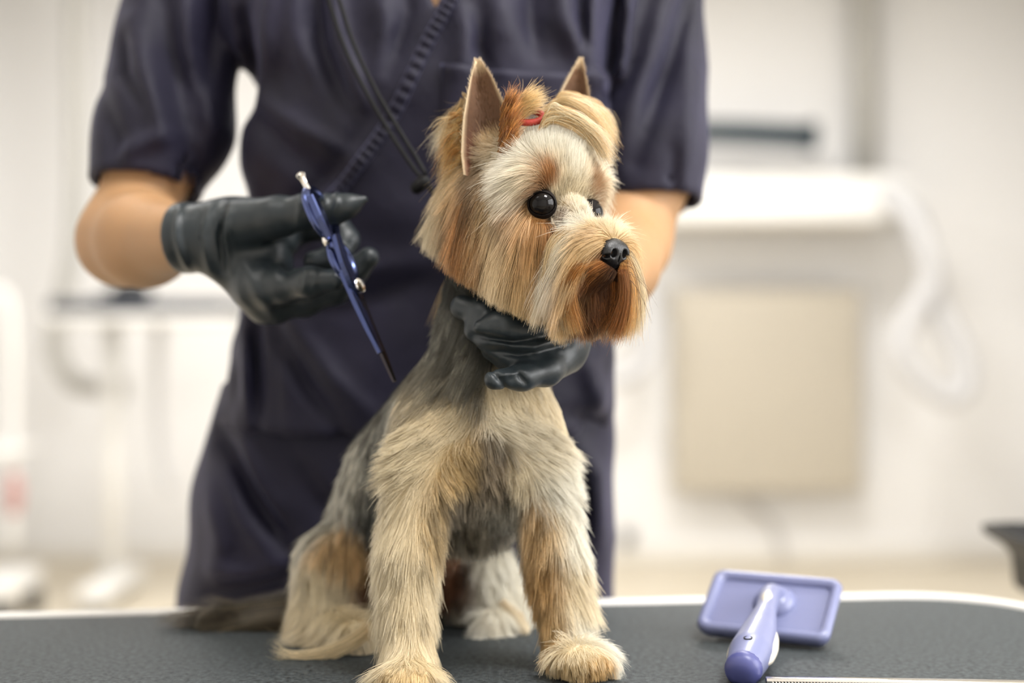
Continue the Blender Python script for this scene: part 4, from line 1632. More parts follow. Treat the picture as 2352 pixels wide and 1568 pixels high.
def lock(pts, n, r0, r1, col, streak=.18, cutjit=.06, bend=.35):
    """a brushed lock of hair along pts (px, py, Y), px radii r0 at the root and r1 at the end"""
    w = np.array([P(*q) for q in pts])
    Y = w[:, 1].mean()
    path = catmull(w, KP)
    T = path[-1] - path[0]
    T /= np.linalg.norm(T)
    s1 = np.cross(T, [0, 1, 0])
    s1 /= np.linalg.norm(s1)
    s2 = np.cross(T, s1)
    ph, rr = rng.random(n) * 6.2832, np.sqrt(rng.random(n))
    off = (np.cos(ph) * rr)[:, None] * s1 + (np.sin(ph) * rr)[:, None] * s2 * .6
    rad = np.interp(np.linspace(0, 1, KP), [0, 1], [r0, r1]) * Y / F
    out = path[None] + off[:, None, :] * rad[None, :, None]
    out = out + rng.normal(size=(n, 1, 3)) * (np.linspace(0, 1, KP)[None, :, None] ** 2) * bend * r1 * Y / F * .5
    tc = (1 - np.abs(rng.normal(size=n)) * cutjit).clip(.5, 1)[:, None] * (KP - 1) * np.linspace(0, 1, KP)[None]
    i0 = np.minimum(tc.astype(int), KP - 2)
    fr = (tc - i0)[:, :, None]
    ar = np.arange(n)[:, None]
    out = out[ar, i0] * (1 - fr) + out[ar, i0 + 1] * fr
    C = np.array(rich(srgb(*col)), np.float32)[None].repeat(n, 0)
    return out.astype(np.float32), strand_tint(C, np.full(n, streak, np.float32), rng.integers(0, 12, n), 12)


def facing(c, nrm):
    return np.where(nrm[:, 1] > .35, .22, 1.0) * np.where(c[:, 2] < TZ + .002, 0.0, 1.0)


def in_head(c):
    q = (c - H0) @ HM / HU
    return q


def head_w(c, nrm):
    q = in_head(c)
    w = np.where((q[:, 2] > -215) & (dog_head(c.astype(np.float32)) < 12 * HU), 1.0, 0.0)
    for e in EYES:
        w *= np.linalg.norm(c - e, axis=1) > EYE_R * 1.12
    w *= np.linalg.norm(c - NOSE, axis=1) > 30 * HU
    w *= np.linalg.norm(c - P(1118, 342, .922), axis=1) > 50 * HU
    face = (q[:, 0] > 90)
    return w * facing(c, nrm) * np.where(face, 1.5, 1.0) * np.where((q[:, 2] < -140) & (q[:, 0] > 180), 1.8, 1.0)


def body_w(c, nrm):
    q = in_head(c)
    return np.where((q[:, 2] > -215) & (dog_head(c.astype(np.float32)) < 12 * HU), 0.0, 1.0) * facing(c, nrm)


def head_level(p):
    q = in_head(p)
    return (q[:, 2] - (-187 - .56 * q[:, 0] - np.where(q[:, 0] > 190, 14, 0))) * HU


NH, NB = 125000, 120000
roots = sample_surface(dog_p, dog_f, NH, head_w)
L, D, C, Q = field(roots)
path = grow(roots, dog_sdf, L, D, Q, 22 * HU, wob=.04)
path = trim(path, head_level)
path, own, cen = clump(path, 2600, .62, 1.0, .3, L)
ok = np.ones(len(path), bool)
for e, s in zip(EYES, (1, -1)):                       # nothing grows across the eyes or the nose
    o = (e + HU * (14 * HF + s * 11 * HR - 5 * HZ)).astype(np.float32)
    ok &= (np.linalg.norm(path - o, axis=2) > EYE_R * (.86 if s > 0 else .5)).all(1)
ok &= (np.linalg.norm(path - (NOSE + HU * 8 * HF).astype(np.float32), axis=2) > 29 * HU).all(1)
head_set = (path[ok], strand_tint(C, Q[:, 2], own, 2600)[ok])

roots = sample_surface(dog_p, dog_f, NB, body_w)
L, D, C, Q = field(roots)
path = grow(roots, dog_sdf, L * 1.15, D, Q, 7 * HU, wob=.05)
path, own, cen = clump(path, 3600, .58, .9, .3)
path[:, :, 2] = np.maximum(path[:, :, 2], TZ + .0008)
body_set = (path, strand_tint(C, Q[:, 2], own, 3600))

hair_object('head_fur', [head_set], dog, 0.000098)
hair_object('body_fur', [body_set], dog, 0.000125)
# ------------------------------------------------------------------ eyes, nose, ears, hair tie
m_eye, nt, b = nmat('dog_eye')
b.inputs['Base Color'].default_value = (0.006, 0.005, 0.005, 1)
b.inputs['Roughness'].default_value = 0.04
b.inputs['IOR'].default_value = 1.3
m_lid = plain('eye_rim', srgb(20, 15, 13), .7, spec=.15)
for e, s in zip(EYES, (1, -1)):
    outd = unit((np.array([.72 * HF + s * .62 * HR + .05 * HZ])))[0]
    bm = bmesh.new()
    bmesh.ops.create_uvsphere(bm, u_segments=32, v_segments=20, radius=EYE_R)
    bmesh.ops.translate(bm, vec=Vector(e), verts=bm.verts)
    eye = link('eye', bm_mesh(bm), m_eye, dog)
    # lids: a dark skin shell round the eyeball with an almond opening
    sx = np.cross([0, 0, 1], outd)
    sx /= np.linalg.norm(sx)
    uz = np.cross(outd, sx)
    LM = np.stack([sx, uz, outd], 1).astype(np.float32)

    def lid_sdf(p, e=e, LM=LM):
        q = (np.asarray(p, np.float32) - e.astype(np.float32)) @ LM
        shell = np.abs(np.linalg.norm(q, axis=1) - EYE_R * 1.02) - EYE_R * .055
        k = np.sqrt((q[:, 0] / (.93 * EYE_R)) ** 2 + ((q[:, 1] + .04 * EYE_R) / (.80 * EYE_R)) ** 2)
        hole = np.where(q[:, 2] > 0, (k - 1) * EYE_R * .8, 1.0)
        lid = smax(shell, -hole, EYE_R * .08)
        return lid

    lp, lf = surface_nets(lid_sdf, e - EYE_R * 1.3, e + EYE_R * 1.3, EYE_R * .055, 1)
    link('eyelid', np_mesh(lp, lf), m_lid, eye)


def nose_sdf(p):
    d = he(p, 306, 0, -122, 26, 36, 27)
    d = smin(d, he(p, 300, 0, -143, 24, 20, 20), 16 * HU)
    for s in (1, -1):
        d = smin(d, he(p, 305, s * 21, -128, 24, 18, 20), 10 * HU)
        d = smax(d, -he(p, 327, s * 15, -130, 14, 7.5, 9), 5 * HU)
        d = smax(d, -he(p, 322, s * 29, -136, 16, 6, 4), 4 * HU)
    d = smax(d, -he(p, 330, 0, -148, 10, 2.2, 16), 3 * HU)
    return d


c = HL(306, 0, -125)
p_, f_ = surface_nets(nose_sdf, c - .016, c + .016, .0007)
m_nose = plain('dog_nose', srgb(20, 20, 22), .38, spec=.5, bump=(900, .5, .0006))
link('nose', np_mesh(p_, f_), m_nose, dog)

# ears: cupped leaf shells
m_ear, nt, b = nmat('dog_ear')
at = nt.nodes.new('ShaderNodeAttribute')
at.attribute_name = 'tint'
nz = nt.nodes.new('ShaderNodeTexNoise')
nz.inputs['Scale'].default_value = 380
nz.inputs['Detail'].default_value = 4
tc = nt.nodes.new('ShaderNodeTexCoord')
nt.links.new(tc.outputs['Object'], nz.inputs['Vector'])
mr = nt.nodes.new('ShaderNodeMapRange')
mr.inputs['To Min'].default_value = .75
mr.inputs['To Max'].default_value = 1.25
nt.links.new(nz.outputs['Fac'], mr.inputs['Value'])
vm = nt.nodes.new('ShaderNodeVectorMath')
vm.operation = 'SCALE'
nt.links.new(at.outputs['Color'], vm.inputs[0])
nt.links.new(mr.outputs[0], vm.inputs['Scale'])
nt.links.new(vm.outputs[0], b.inputs['Base Color'])
b.inputs['Roughness'].default_value = .7
b.inputs['Subsurface Weight'].default_value = .15
b.inputs['Subsurface Radius'].default_value = (.01, .004, .002)

EAR_HAIR = []


def ear(base, tip, opening, widths, bow, label=None):
    """widths: half widths in px from base to tip (left rim, right rim pairs)"""
    base, tip = np.array(base), np.array(tip)
    ax = tip - base
    up = ax / np.linalg.norm(ax)
    o = np.array(opening, float)
    o -= up * (o @ up)
    o /= np.linalg.norm(o)
    s = np.cross(o, up)                       # towards +X for an ear that opens to the camera
    s /= np.linalg.norm(s)
    if s[0] < 0:
        s = -s
    nu, nv = 30, 22
    us = np.linspace(0, 1, nu)
    wl = np.interp(us, np.linspace(0, 1, len(widths)), [w[0] for w in widths]) * HU
    wr = np.interp(us, np.linspace(0, 1, len(widths)), [w[1] for w in widths]) * HU
    sh = [np.zeros((nu, nv, 3)), np.zeros((nu, nv, 3))]
    for i, u in enumerate(us):
        for j, v in enumerate(np.linspace(-1, 1, nv)):
            w = wl[i] if v < 0 else wr[i]
            wm = (wl[i] + wr[i]) / 2
            c_ = base + ax * u + o * (bow * HU * math.sin(math.pi * u))
            q = c_ + s * (v * w) - o * (wm * .85 * (1 - v * v))
            sh[0][i, j] = q
            th = 5.0 * HU * (1 - .55 * abs(v) ** 2) * (1 - .5 * u)
            sh[1][i, j] = q - o * th
    V = np.concatenate([sh[0].reshape(-1, 3), sh[1].reshape(-1, 3)])
    Fc = []
    n0 = nu * nv
    for i in range(nu - 1):
        for j in range(nv - 1):
            a = i * nv + j
            Fc.append((a, a + 1, a + nv + 1, a + nv))
            Fc.append((n0 + a, n0 + a + nv, n0 + a + nv + 1, n0 + a + 1))
    for i in range(nu - 1):
        for j in (0, nv - 1):
            a = i * nv + j
            Fc.append((a, a + nv, n0 + a + nv, n0 + a))
    for j in range(nv - 1):
        a = (nu - 1) * nv + j
        Fc.append((a, a + 1, n0 + a + 1, n0 + a))
    me = mesh_from(V, Fc)
    col = np.zeros((len(V), 3))
    uu = np.repeat(us, nv)
    vv = np.tile(np.linspace(-1, 1, nv), nu)
    inner = np.array(srgb(108, 78, 54))
    mid = np.array(srgb(70, 44, 26))
    deep = np.array(srgb(52, 29, 17))
    rim = np.array(srgb(232, 208, 170))
    pinkc = np.array(srgb(112, 60, 42))
    for k in range(n0):
        u, v = uu[k], vv[k]
        c_ = mid * (1 - u) + inner * u
        lo = max(0, 1 - u / .45)
        c_ = c_ * (1 - lo) + (pinkc if v < 0 else deep) * lo
        e = max(0, (abs(v) - .8) / .2) ** 2
        e = max(e, max(0, (u - .86) / .14) ** 1.5)
        col[k] = c_ * (1 - e) + rim * e
        col[n0 + k] = np.array(srgb(176, 150, 112)) * (1 - .4 * (1 - u))
    vcolor(me, col)
    link('ear', me, m_ear, dog)
    # velvet on both faces, longer hair on the rims
    for side in (0, 1):
        n = 2600
        ui, vi = rng.random(n) ** .8, rng.uniform(-1, 1, n)
        fi, fj = ui * (nu - 1), (vi + 1) / 2 * (nv - 1)
        i0, j0 = np.minimum(fi.astype(int), nu - 2), np.minimum(fj.astype(int), nv - 2)
        a, b_ = (fi - i0)[:, None], (fj - j0)[:, None]
        g = sh[side]
        pos = (g[i0, j0] * (1 - a) + g[i0 + 1, j0] * a) * (1 - b_) + (g[i0, j0 + 1] * (1 - a) + g[i0 + 1, j0 + 1] * a) * b_
        nd = o if side == 0 else -o
        d = unit(up * .9 + nd * .22 + s * (.25 * vi[:, None]) + rng.normal(size=(n, 3)) * .12)
        ln = HU * rng.uniform(7, 13, n)
        t = np.linspace(0, 1, KP)
        path = pos[:, None] + d[:, None] * ln[:, None, None] * t[None, :, None]
        cc = col[(i0 * nv + j0) + (n0 if side else 0)]
        EAR_HAIR.append((path.astype(np.float32), np.clip(cc * rng.uniform(.75, 1.3, (n, 1)), .01, .95).astype(np.float32)))


ear(P(1122, 392, .925), P(1096, 139, .945), (-.12, -1, .05), [(58, 58), (58, 62), (52, 62), (44, 58), (32, 44), (20, 30), (4, 6)], 8)
ear(P(1312, 330, .985), P(1334, 138, .995), (.25, -1, .0), [(76, 52), (70, 48), (60, 42), (48, 36), (34, 26), (19, 15), (3, 3)], 6)
# red hair tie on the crown
ring = [P(1212, 268, .925) + HU * (34 * math.cos(a) * np.array([1, 0, 0]) + 17 * math.sin(a) * np.array([0, .5, .87])) for a in np.linspace(0, 6.2832, 25)]
v, f = tube_geo(np.array(ring), 8 * HU, 8, False)
link('hair_tie', mesh_from(v, f), plain('red_elastic', srgb(168, 52, 40), .6, bump=(700, .4, .0006)), dog)['label'] = 'small red hair tie on the crown'

# ------------------------------------------------------------------ brushed locks
LK = []
# the far ear's curtain of hair
def jog(pts, k=7):
    return [(x + rng.normal() * k, y + rng.normal() * k, z) for x, y, z in pts]


for i in range(26):
    q = (i + .5) / 26
    LK.append(lock(jog([(1246 + 46 * q, 272 - 48 * q, .945 + .03 * q), (1272 + 46 * q, 242 - 14 * q, .94 + .03 * q), (1325 + 34 * q, 240 + 2 * q, .935 + .04 * q),
                    (1372 + 20 * q, 284 - 6 * q, .935 + .04 * q), (1402 + 4 * q, 350 - 30 * q, .94 + .04 * q)]), 130, 10, 13, [(230, 200, 150), (196, 150, 92), (242, 222, 184), (212, 172, 116)][i % 4], .35, .2, 1.6))
for i in range(20):
    q = (i + .5) / 20
    LK.append(lock(jog([(1236 + 14 * q, 298 - 24 * q, .92), (1258 + 12 * q, 272 - 20 * q, .92), (1306 + 14 * q, 276 - 12 * q, .92), (1358 + 14 * q, 322 - 16 * q, .924), (1400 + 12 * q, 385 - 24 * q, .93)], 6),
                   90, 9, 12, [(242, 220, 180), (196, 152, 96), (230, 200, 152), (248, 232, 200)][i % 4], .35, .2, 1.6))
# crown in front of the near ear: brown rim fringe, cream tufts
for i in range(10):
    q = (i + .5) / 10
    LK.append(lock([(1176 + 14 * q, 300 - 62 * q, .925), (1196 + 8 * q, 262 - 34 * q, .922), (1220 + 4 * q, 244 - 26 * q, .922), (1250 - 6 * q, 242 - 32 * q, .925)], 130, 14, 20, [(226, 192, 136), (206, 164, 104)][i % 2], .3, .25, 1.5))
    LK.append(lock([(1150 + 8 * q, 372 - 120 * q, .918), (1166 + 6 * q, 344 - 120 * q, .912), (1178 + 4 * q, 318 - 112 * q, .914), (1188, 296 - 98 * q, .92)], 130, 12, 17, [(128, 74, 32), (152, 96, 44), (96, 54, 28)][i % 3], .3, .25, 1.5))
# behind and below the near ear
for i in range(22):
    q = (i + .5) / 22
    LK.append(lock(jog([(1068, 250 + 110 * q, .94), (1050, 262 + 112 * q, .942), (1030, 284 + 116 * q, .948), (1016 - 8 * q, 318 + 122 * q, .952)], 5), 70, 10, 13, [(204, 156, 88), (230, 200, 150), (160, 106, 52), (214, 172, 108)][i % 4], .35, .3, 1.8))
    LK.append(lock(jog([(1074 - 34 * q, 216 + 66 * q, .962), (1064 - 36 * q, 238 + 66 * q, .962), (1046 - 34 * q, 266 + 66 * q, .964), (1026 - 30 * q, 302 + 66 * q, .966)], 6), 55, 10, 14, [(128, 104, 70), (150, 124, 86), (226, 208, 172), (240, 226, 196)][min(3, int(q * 4))], .3, .3, 2.4))
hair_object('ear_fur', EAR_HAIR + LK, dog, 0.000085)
# mustache and beard
LK = []


def mixpt(a, b_, q):
    return tuple(np.array(a) * (1 - q) + np.array(b_) * q)


def fan(outer, inner, m, n, r0, r1, cols, streak=.25, cut=.06, bend=.5):
    for i in range(m):
        q = (i + rng.uniform(.2, .8)) / m
        LK.append(lock([mixpt(a, b_, q) for a, b_ in zip(outer, inner)], n, r0, r1, cols[min(int(q * len(cols)), len(cols) - 1)], streak, cut, bend))


fan([(1300, 518, .892), (1268, 560, .889), (1256, 650, .890), (1266, 748, .893)],
    [(1374, 600, .876), (1330, 622, .873), (1310, 684, .877), (1334, 772, .884)], 30, 90, 12, 17,
    [(226, 196, 150), (250, 236, 208), (252, 242, 218), (238, 208, 160), (206, 160, 98), (150, 96, 46)], .26, .10, 1.0)
fan([(1388, 606, .874), (1358, 620, .874), (1332, 640, .878), (1316, 668, .883)],
    [(1412, 620, .874), (1402, 640, .875), (1386, 654, .879), (1362, 672, .884)], 16, 60, 10, 11, [(120, 72, 34), (88, 52, 26), (64, 38, 20), (50, 30, 18)], .35, .25, 1.4)
fan([(1345, 652, .888), (1330, 680, .889), (1326, 712, .890), (1340, 750, .892)],
    [(1424, 648, .888), (1426, 690, .890), (1416, 728, .892), (1398, 768, .894)], 26, 80, 12, 16, [(110, 62, 28), (76, 44, 22), (56, 33, 18), (92, 52, 24), (120, 70, 32)], .4, .25, 1.6)
fan([(1428, 628, .876), (1432, 674, .878), (1420, 728, .882), (1396, 792, .888)],
    [(1442, 574, .892), (1462, 620, .896), (1472, 690, .900), (1466, 770, .904)], 24, 90, 11, 17,
    [(112, 64, 29), (160, 104, 50), (200, 150, 88), (228, 194, 142), (242, 220, 180)], .32, .14, 1.1)
for i in range(14):                               # dark whiskers
    y0 = 585 + 12 * (i % 5)
    sd = 1 if i % 2 else -1
    x0 = 1425 if sd > 0 else 1335
    ex_, ey_ = x0 + sd * rng.uniform(40, 95), y0 + rng.uniform(60, 190)
    LK.append(lock([(x0, y0, .884), (x0 + sd * 30, y0 + 12, .880), ((x0 + ex_) / 2 + sd * 18, (y0 + ey_) / 2, .880), (ex_, ey_, .884)], 2, 4, 9, (38, 26, 20), .1))
hair_object('beard', LK, dog, 0.000092)
# feathering: hind feet and tail
LK = []
for i in range(7):
    q = i / 6
    LK.append(lock([(720 + 10 * i, 1400 + 8 * i, 1.045 - .004 * i), (690 + 10 * i, 1452 + 4 * i, 1.035 - .004 * i), (652 + 14 * i, 1478 + 3 * i, 1.03 - .003 * i), (616 + 20 * i, 1488 + 2 * i, 1.027)], 45, 18, 20, (224, 206, 172), .3, .2, 1.2))
for i in range(4):
    LK.append(lock([(845, 1440 + 4 * i, .995), (810, 1470 + 3 * i, .99), (740, 1500 + 3 * i, .985), (660, 1506 + 2 * i, .985), (625, 1484 + 4 * i, .987)], 40, 16, 14, (222, 200, 160), .3, .25, 1.2))
for i in range(6):
    LK.append(lock([(1150 + 8 * i, 1380 + 6 * i, 1.075), (1178 + 6 * i, 1420 + 5 * i, 1.07), (1200 + 2 * i, 1448 + 2 * i, 1.065)], 60, 12, 10, (240, 224, 196), .12))
for i in range(16):
    q = i / 15
    LK.append(lock([(690 - 40 * q, 1385 + 50 * q, 1.11 - .03 * q), (600 - 20 * q, 1395 + 45 * q, 1.10 - .02 * q), (510, 1402 + 55 * q, 1.09 - .01 * q), (440 + 50 * abs(q - .4), 1412 + 60 * q, 1.085 - .01 * q)],
                   200, 22, 12, [(50, 44, 36), (36, 31, 26), (84, 74, 58)][i % 3], .3, .15))
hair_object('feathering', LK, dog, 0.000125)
# ================================================================== scissors in the gloved hand
M_BLUE = plain('blue_anodised_steel', srgb(84, 94, 138), .2, 1.0)
M_BLUED = plain('dark_blued_steel', srgb(70, 66, 70), .22, 1.0)
M_STEEL = plain('polished_steel', (.82, .79, .75), .14, 1.0)
SY = 0.985
sc = tag(empty('scissors', P(790, 620, SY)), 'blue grooming scissors held upright in the black gloved hand', 'scissors')
AX = P(905, 872, .965) - P(705, 435, SY)
AX /= np.linalg.norm(AX)
SV = np.array([0.35, .94, 0.0])                 # ring planes lie almost along the view
SV -= AX * (SV @ AX)
SV /= np.linalg.norm(SV)
SN = np.cross(AX, SV)


def finger_ring(name, c, ra, rv, t, mat, parent):
    path = np.array([c + AX * ra * math.cos(a) + SV * rv * math.sin(a) for a in np.linspace(0, 2 * math.pi, 49)])
    v, f = tube_geo(path, t, 12, False, (1.0, 1.0))
    return link(name, mesh_from(v, f), mat, parent)


def bar(name, pts, w, th, mat, parent):
    """flat tapered bar: pts world, w half widths along SV, th half thicknesses along SN"""
    path = catmull(pts, 18)
    ww = np.interp(np.linspace(0, 1, 18), np.linspace(0, 1, len(w)), w)
    tt = np.interp(np.linspace(0, 1, 18), np.linspace(0, 1, len(th)), th)
    V, Fc = [], []
    for q, a, b_ in zip(path, ww, tt):
        for x, y in ((-1, -.7), (-.7, -1), (.7, -1), (1, -.7), (1, .7), (.7, 1), (-.7, 1), (-1, .7)):
            V.append(q + SV * a * x + SN * b_ * y)
    for i in range(17):
        for k in range(8):
            a, b_ = i * 8 + k, i * 8 + (k + 1) % 8
            Fc.append((a, b_, b_ + 8, a + 8))
    Fc += [tuple(range(8))[::-1], tuple(17 * 8 + k for k in range(8))]
    return link(name, mesh_from(V, Fc), mat, parent, False)


c1 = P(737, 492, SY + .004)
c2 = P(786, 600, SY + .002)
finger_ring('finger_ring', c1, R(62, SY), R(46, SY), R(13, SY), M_BLUE, sc)
finger_ring('finger_ring', c2, R(48, SY), R(40, SY), R(12, SY), M_BLUE, sc)
lathe('finger_rest', [(.0012, 0), (.0024, .0005), (.0020, .004), (.0023, .0085), (.0038, .0118), (.0030, .0132), (.001, .0136)], M_STEEL, sc, frame_to(P(708, 437, SY), P(690, 400, SY) - P(708, 437, SY)), 20)
lathe('stop_bumper', [(.001, 0), (.003, .0006), (.003, .0028), (.001, .0034)], M_STEEL, sc, frame_to(P(752, 552, SY - .01), (-.6, -.5, -.3)), 16)
bar('shank', [P(772, 540, SY - .012), P(790, 600, SY - .013), P(812, 655, SY - .010), P(826, 690, SY - .006)], [.004, .005, .005, .004], [.0022, .0024, .0026, .0022], M_BLUE, sc)
bar('shank', [P(716, 450, SY - .013), P(738, 500, SY - .015), P(758, 545, SY - .014)], [.004, .0045, .003], [.0026, .0028, .0020], M_BLUE, sc)
bar('blade', [P(786, 620, SY - .008), P(818, 690, SY - .010), P(848, 755, SY - .013), P(874, 810, SY - .016)], [.004, .0045, .004, .0022], [.0022, .0024, .0022, .0018], M_BLUE, sc)
bar('blade', [P(822, 668, SY - .004), P(850, 742, SY - .008), P(882, 818, SY - .014), P(906, 876, SY - .018)], [.004, .0045, .0035, .0018], [.0016, .0016, .0015, .0012], M_BLUED, sc)
lathe('pivot_screw', [(.001, -.001), (.0045, -.0008), (.0052, .0006), (.0052, .0026), (.0040, .0034), (.001, .0036)], M_STEEL, sc, frame_to(P(822, 657, SY - .008), P(860, 640, SY - .016) - P(822, 657, SY - .008)), 24)

# ================================================================== grooming noose: two black cords and a slider
M_CORD = plain('black_cord', srgb(10, 10, 11), .5, spec=.2, bump=(900, .3, .0005))
ns = tag(empty('grooming_noose', P(960, 425, 1.035)), 'black looped grooming cord hanging beside the dog\'s neck', 'cord')
tube('cord', [P(680, -260, 1.06), P(752, -10, 1.055), P(800, 130, 1.05), P(870, 262, 1.045), P(940, 372, 1.04), P(972, 412, 1.035)], .0017, M_CORD, ns, n=40, seg=10)
tube('cord', [P(700, -260, 1.06), P(776, -10, 1.055), P(820, 120, 1.05), P(886, 248, 1.045), P(950, 352, 1.04), P(978, 400, 1.035)], .0017, M_CORD, ns, n=40, seg=10)
lathe('slider', [(.002, -.008), (.0045, -.006), (.0052, 0), (.0045, .006), (.002, .008)], M_CORD, ns, frame_to(P(966, 424, 1.034), (.6, 0, .5)), 16)
tube('loop_end', [P(970, 412, 1.035), P(958, 430, 1.034), P(946, 440, 1.034)], [.003, .0036, .0012], M_CORD, ns, n=10)
tube('loop', [P(975, 414, 1.036), P(1020, 480, 1.06), P(1080, 590, 1.10), P(1160, 640, 1.115), P(1240, 610, 1.09), P(1290, 560, 1.06)], .0018, M_CORD, ns, n=30, seg=8)

# ================================================================== slicker brush
M_BR = plain('periwinkle_plastic', srgb(124, 129, 166), .34, coat=.15)
M_BRD = plain('deep_blue_plastic', srgb(78, 82, 136), .4)
M_BRC = plain('cream_rubber', srgb(222, 214, 200), .5)
brush = tag(empty('slicker_brush', (P(1765, 1480, 1.03)[0], 1.03, TZ)), 'periwinkle blue slicker brush with cream grips lying on the mat', 'brush')
bl, br_, tr_, tl = P(1604, 1447, 1.045), P(1914, 1478, 1.005), P(1930, 1334, 1.058), P(1634, 1311, 1.098)
ex = (br_ - bl)
lx = np.linalg.norm(ex)
ex /= lx
ey = (tl - bl)
ey -= ex * (ey @ ex)
ly = np.linalg.norm(ey)
ey /= ly
ez = np.cross(ex, ey)
if ez[1] > 0:
    ez = -ez
cB = (bl + br_ + tr_ + tl) / 4


def BL(x, y, z):
    return cB + ex * x + ey * y + ez * z


def rrect(hx, hy, r, n=8):
    out = []
    for sx, sy, a0 in ((1, 1, 0), (-1, 1, 90), (-1, -1, 180), (1, -1, 270)):
        for k in range(n):
            a = math.radians(a0 + 90 * k / (n - 1))
            out.append((sx * (hx - r) + r * math.cos(a), sy * (hy - r) + r * math.sin(a)))
    return out


hx, hy = lx / 2, ly / 2
prof = [(hx - .004, hy - .004, .006, -.009), (hx - .001, hy - .001, .008, -.004), (hx, hy, .009, .0), (hx - .0015, hy - .0015, .008, .0035), (hx - .005, hy - .005, .006, .004), (hx - .008, hy - .008, .005, .0015), (hx - .0085, hy - .0085, .005, -.0005)]
V, Fc = [], []
for a, b_, r_, z in prof:
    V += [BL(x, y, z) for x, y in rrect(a, b_, r_)]
n = 32
for i in range(len(prof) - 1):
    for k in range(n):
        q, w = i * n + k, i * n + (k + 1) % n
        Fc.append((q, w, w + n, q + n))
Fc += [tuple(range(n))[::-1], tuple((len(prof) - 1) * n + k for k in range(n))]
hd = link('head', mesh_from(V, Fc), M_BR, brush)
hd.data.set_sharp_from_angle(angle=math.radians(60))
V, Fc = [], []
for z, g in ((-.0085, .010), (-.0125, .011)):
    V += [BL(x, y, z) for x, y in rrect(hx - g, hy - g, .005)]
for k in range(n):
    Fc.append((k, (k + 1) % n, n + (k + 1) % n, n + k))
Fc += [tuple(range(n))[::-1], tuple(n + k for k in range(n))]
pad = link('pin_pad', mesh_from(V, Fc), plain('grey_pin_pad', srgb(120, 118, 116), .7), brush)
V, Fc = [], []
for i in range(17):
    for j in range(9):
        x, y = (i / 16 - .5) * 2 * (hx - .014), (j / 8 - .5) * 2 * (hy - .014)
        b0, b1, b2 = BL(x, y, -.012), BL(x, y, -.017), BL(x, y - .002, -.020)
        for q, r_ in ((b0, .0003), (b1, .0003), (b2, .0002)):
            for k in range(4):
                a = k * math.pi / 2
                V.append(q + ex * r_ * math.cos(a) + ey * r_ * math.sin(a))
        o_ = len(V) - 12
        for s in range(2):
            for k in range(4):
                Fc.append((o_ + s * 4 + k, o_ + s * 4 + (k + 1) % 4, o_ + s * 4 + 4 + (k + 1) % 4, o_ + s * 4 + 4 + k))
V = [np.array([q[0], q[1], max(q[2], TZ + .0005)]) for q in V]
pins = link('pins', mesh_from(V, Fc), M_CHROME, pad)
pins['kind'] = 'stuff'
# handle: an oval grip that leaves the plate's middle and comes down towards the viewer
hp = [BL(.004, .006, .004), BL(.003, -.004, .014), P(1758, 1405, .995), P(1742, 1455, .965), P(1724, 1500, .937), P(1708, 1536, .915)]
hr = [.0085, .0078, .0076, .0122, .0145, .0118]
path = catmull(hp, 40)
rr = np.interp(np.linspace(0, 1, 40), np.linspace(0, 1, 6), hr)
v, f = tube_geo(path, rr, 20, True, (1, 1))
v = [np.array([q[0], q[1], max(q[2], TZ + .0006)]) for q in v]
hl = link('handle', mesh_from(v, f), M_BR, brush)
d_end = path[-1] - path[-4]
d_end /= np.linalg.norm(d_end)
cap_p = [path[-1] - d_end * .004, path[-1] + d_end * .002, path[-1] + d_end * .006, path[-1] + d_end * .0085]
v, f = tube_geo(np.array(cap_p), [.0120, .0122, .0104, .0055], 20)
v = [np.array([q[0], q[1], max(q[2], TZ + .0006)]) for q in v]
link('end_cap', mesh_from(v, f), M_BRD, hl)
lathe('hub', [(.016, -.003), (.0155, .002), (.012, .006), (.008, .0085), (.001, .0095)], M_BR, brush, frame_to(BL(.003, .004, 0), ez))
sx_ = np.cross(d_end, [0, 0, 1])
sx_ /= np.linalg.norm(sx_)
up_ = np.cross(sx_, d_end)
mid = path[26]
for s in (-1, 1):
    g = [path[k] + sx_ * s * rr[k] * .80 - up_ * rr[k] * .15 for k in (20, 24, 28, 32, 35)]
    tube('grip', g, [.0010, .0042, .0055, .0042, .0010], M_BRC, hl, n=20, seg=14)
tube('thumb_pad', [path[k] + up_ * rr[k] * .72 for k in (10, 13, 16)], [.0015, .0042, .0020], M_BRC, hl, n=12, seg=14)
hq = path[33] + up_ * rr[33] * .94
lathe('hang_hole', [(.0026, -.002), (.0030, .0008), (.0022, .0010), (.0018, -.001), (.0001, -.0012)], plain('hole_dark', srgb(18, 18, 22), .8), hl, frame_to(hq, up_), 18)

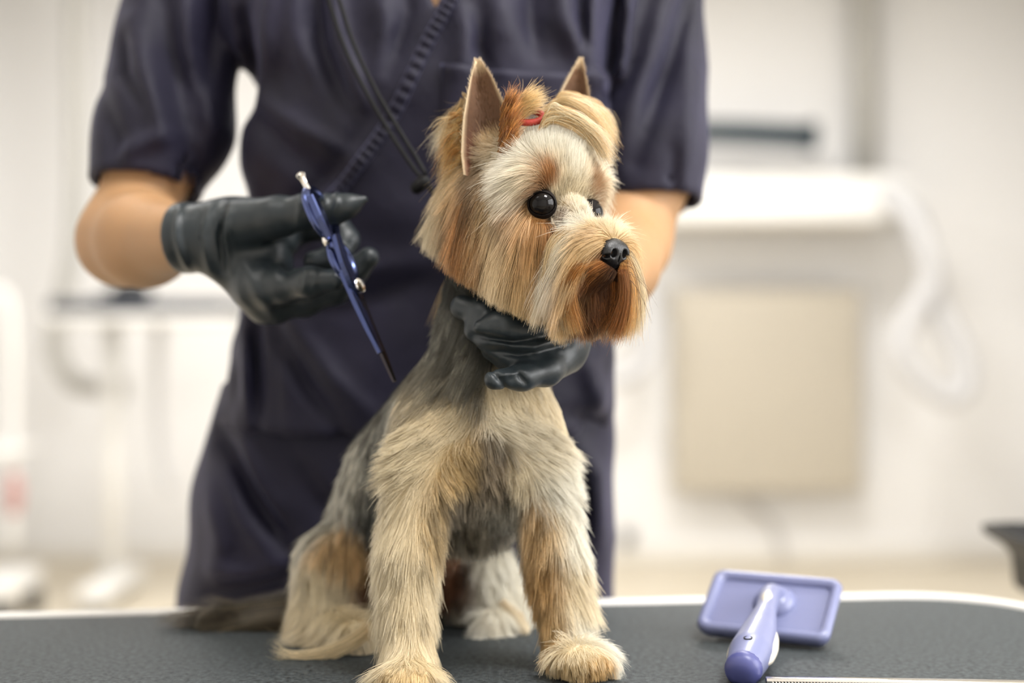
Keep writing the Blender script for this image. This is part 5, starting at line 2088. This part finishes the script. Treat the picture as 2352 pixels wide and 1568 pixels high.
# ================================================================== steel comb at the front edge
comb = tag(empty('comb', P(2000, 1563, .90)), 'flat steel comb lying on the mat in front of the brush', 'comb')
a_, b2 = P(1757, 1564, 0), None
ca, cb = np.array([(1757 - 1176) / F * .911, .911, TZ + .0032]), np.array([(2440 - 1176) / F * .900, .900, TZ + .0032])
cx = (cb - ca) / np.linalg.norm(cb - ca)
cy = np.cross([0, 0, 1], cx)
M_ = Matrix((( cx[0], cy[0], 0, ca[0]), (cx[1], cy[1], 0, ca[1]), (cx[2], cy[2], 1, ca[2]), (0, 0, 0, 1)))
LC = float(np.linalg.norm(cb - ca))
box('spine', (0, -.0075, -.0028), (LC, 0, .0028), M_STEEL, comb, .0009, 2, M_)
V, Fc = [], []
for i in range(90):
    x = .004 + (LC - .008) * i / 89
    for q in ((x - .0005, -.0072, -.0012), (x + .0005, -.0072, -.0012), (x + .0005, -.0072, .0012), (x - .0005, -.0072, .0012), (x, -.032, -.001)):
        V.append(tuple(M_ @ Vector(q)))
    o_ = len(V) - 5
    Fc += [(o_, o_ + 1, o_ + 4), (o_ + 1, o_ + 2, o_ + 4), (o_ + 2, o_ + 3, o_ + 4), (o_ + 3, o_, o_ + 4)]
link('teeth', mesh_from(V, Fc), M_STEEL, comb, False)['kind'] = 'stuff'

# ================================================================== black trolley at the right edge
TYC = 1.4350
tro = tag(empty('trolley', (.684, TYC, 0)), 'black plastic tool trolley with flared tray behind the table', 'trolley')
x0 = 0.5100
ztop, zbot = 0.8199, 0.7560
x1 = x0 + .348


def tray(name, z0, z1, parent):
    cxm, cym = (x0 + x1) / 2, TYC
    levels = [(.1435, .1107, z0), (.1476, .1148, z0 + .004), (.150, .1172, z1 - .028), (.156, .123, z1 - .018), (.172, .1394, z1 - .008), (.1738, .141, z1), (.168, .1353, z1 + .001), (.156, .123, z1 - .010), (.146, .113, z1 - .025), (.141, .108, z0 + .010)]
    V, Fc = [], []
    for a, b_, z in levels:
        V += [(cxm + x, cym + y, z) for x, y in rrect(a, b_, .035)]
    for i in range(len(levels) - 1):
        for k in range(32):
            q, w = i * 32 + k, i * 32 + (k + 1) % 32
            Fc.append((q, w, w + 32, q + 32))
    Fc += [tuple(range(32))[::-1], tuple((len(levels) - 1) * 32 + k for k in range(32))]
    o = link(name, mesh_from(V, Fc), M_BLACKPL, parent)
    o.data.set_sharp_from_angle(angle=math.radians(50))
    return o


tray('tray', zbot, ztop, tro)
tray('tray', .20, .30, tro)
for sx in (x0 + .10, x1 - .045):
    for sy in (TYC - .09, TYC + .09):
        tube('post', [(sx, sy, .07), (sx, sy, zbot + .002)], .012, M_CHROME, tro, n=2, seg=12)
        tube('caster', [(sx - .012, sy, .033), (sx + .012, sy, .033)], .033, M_DARK, tro, n=2, seg=18)
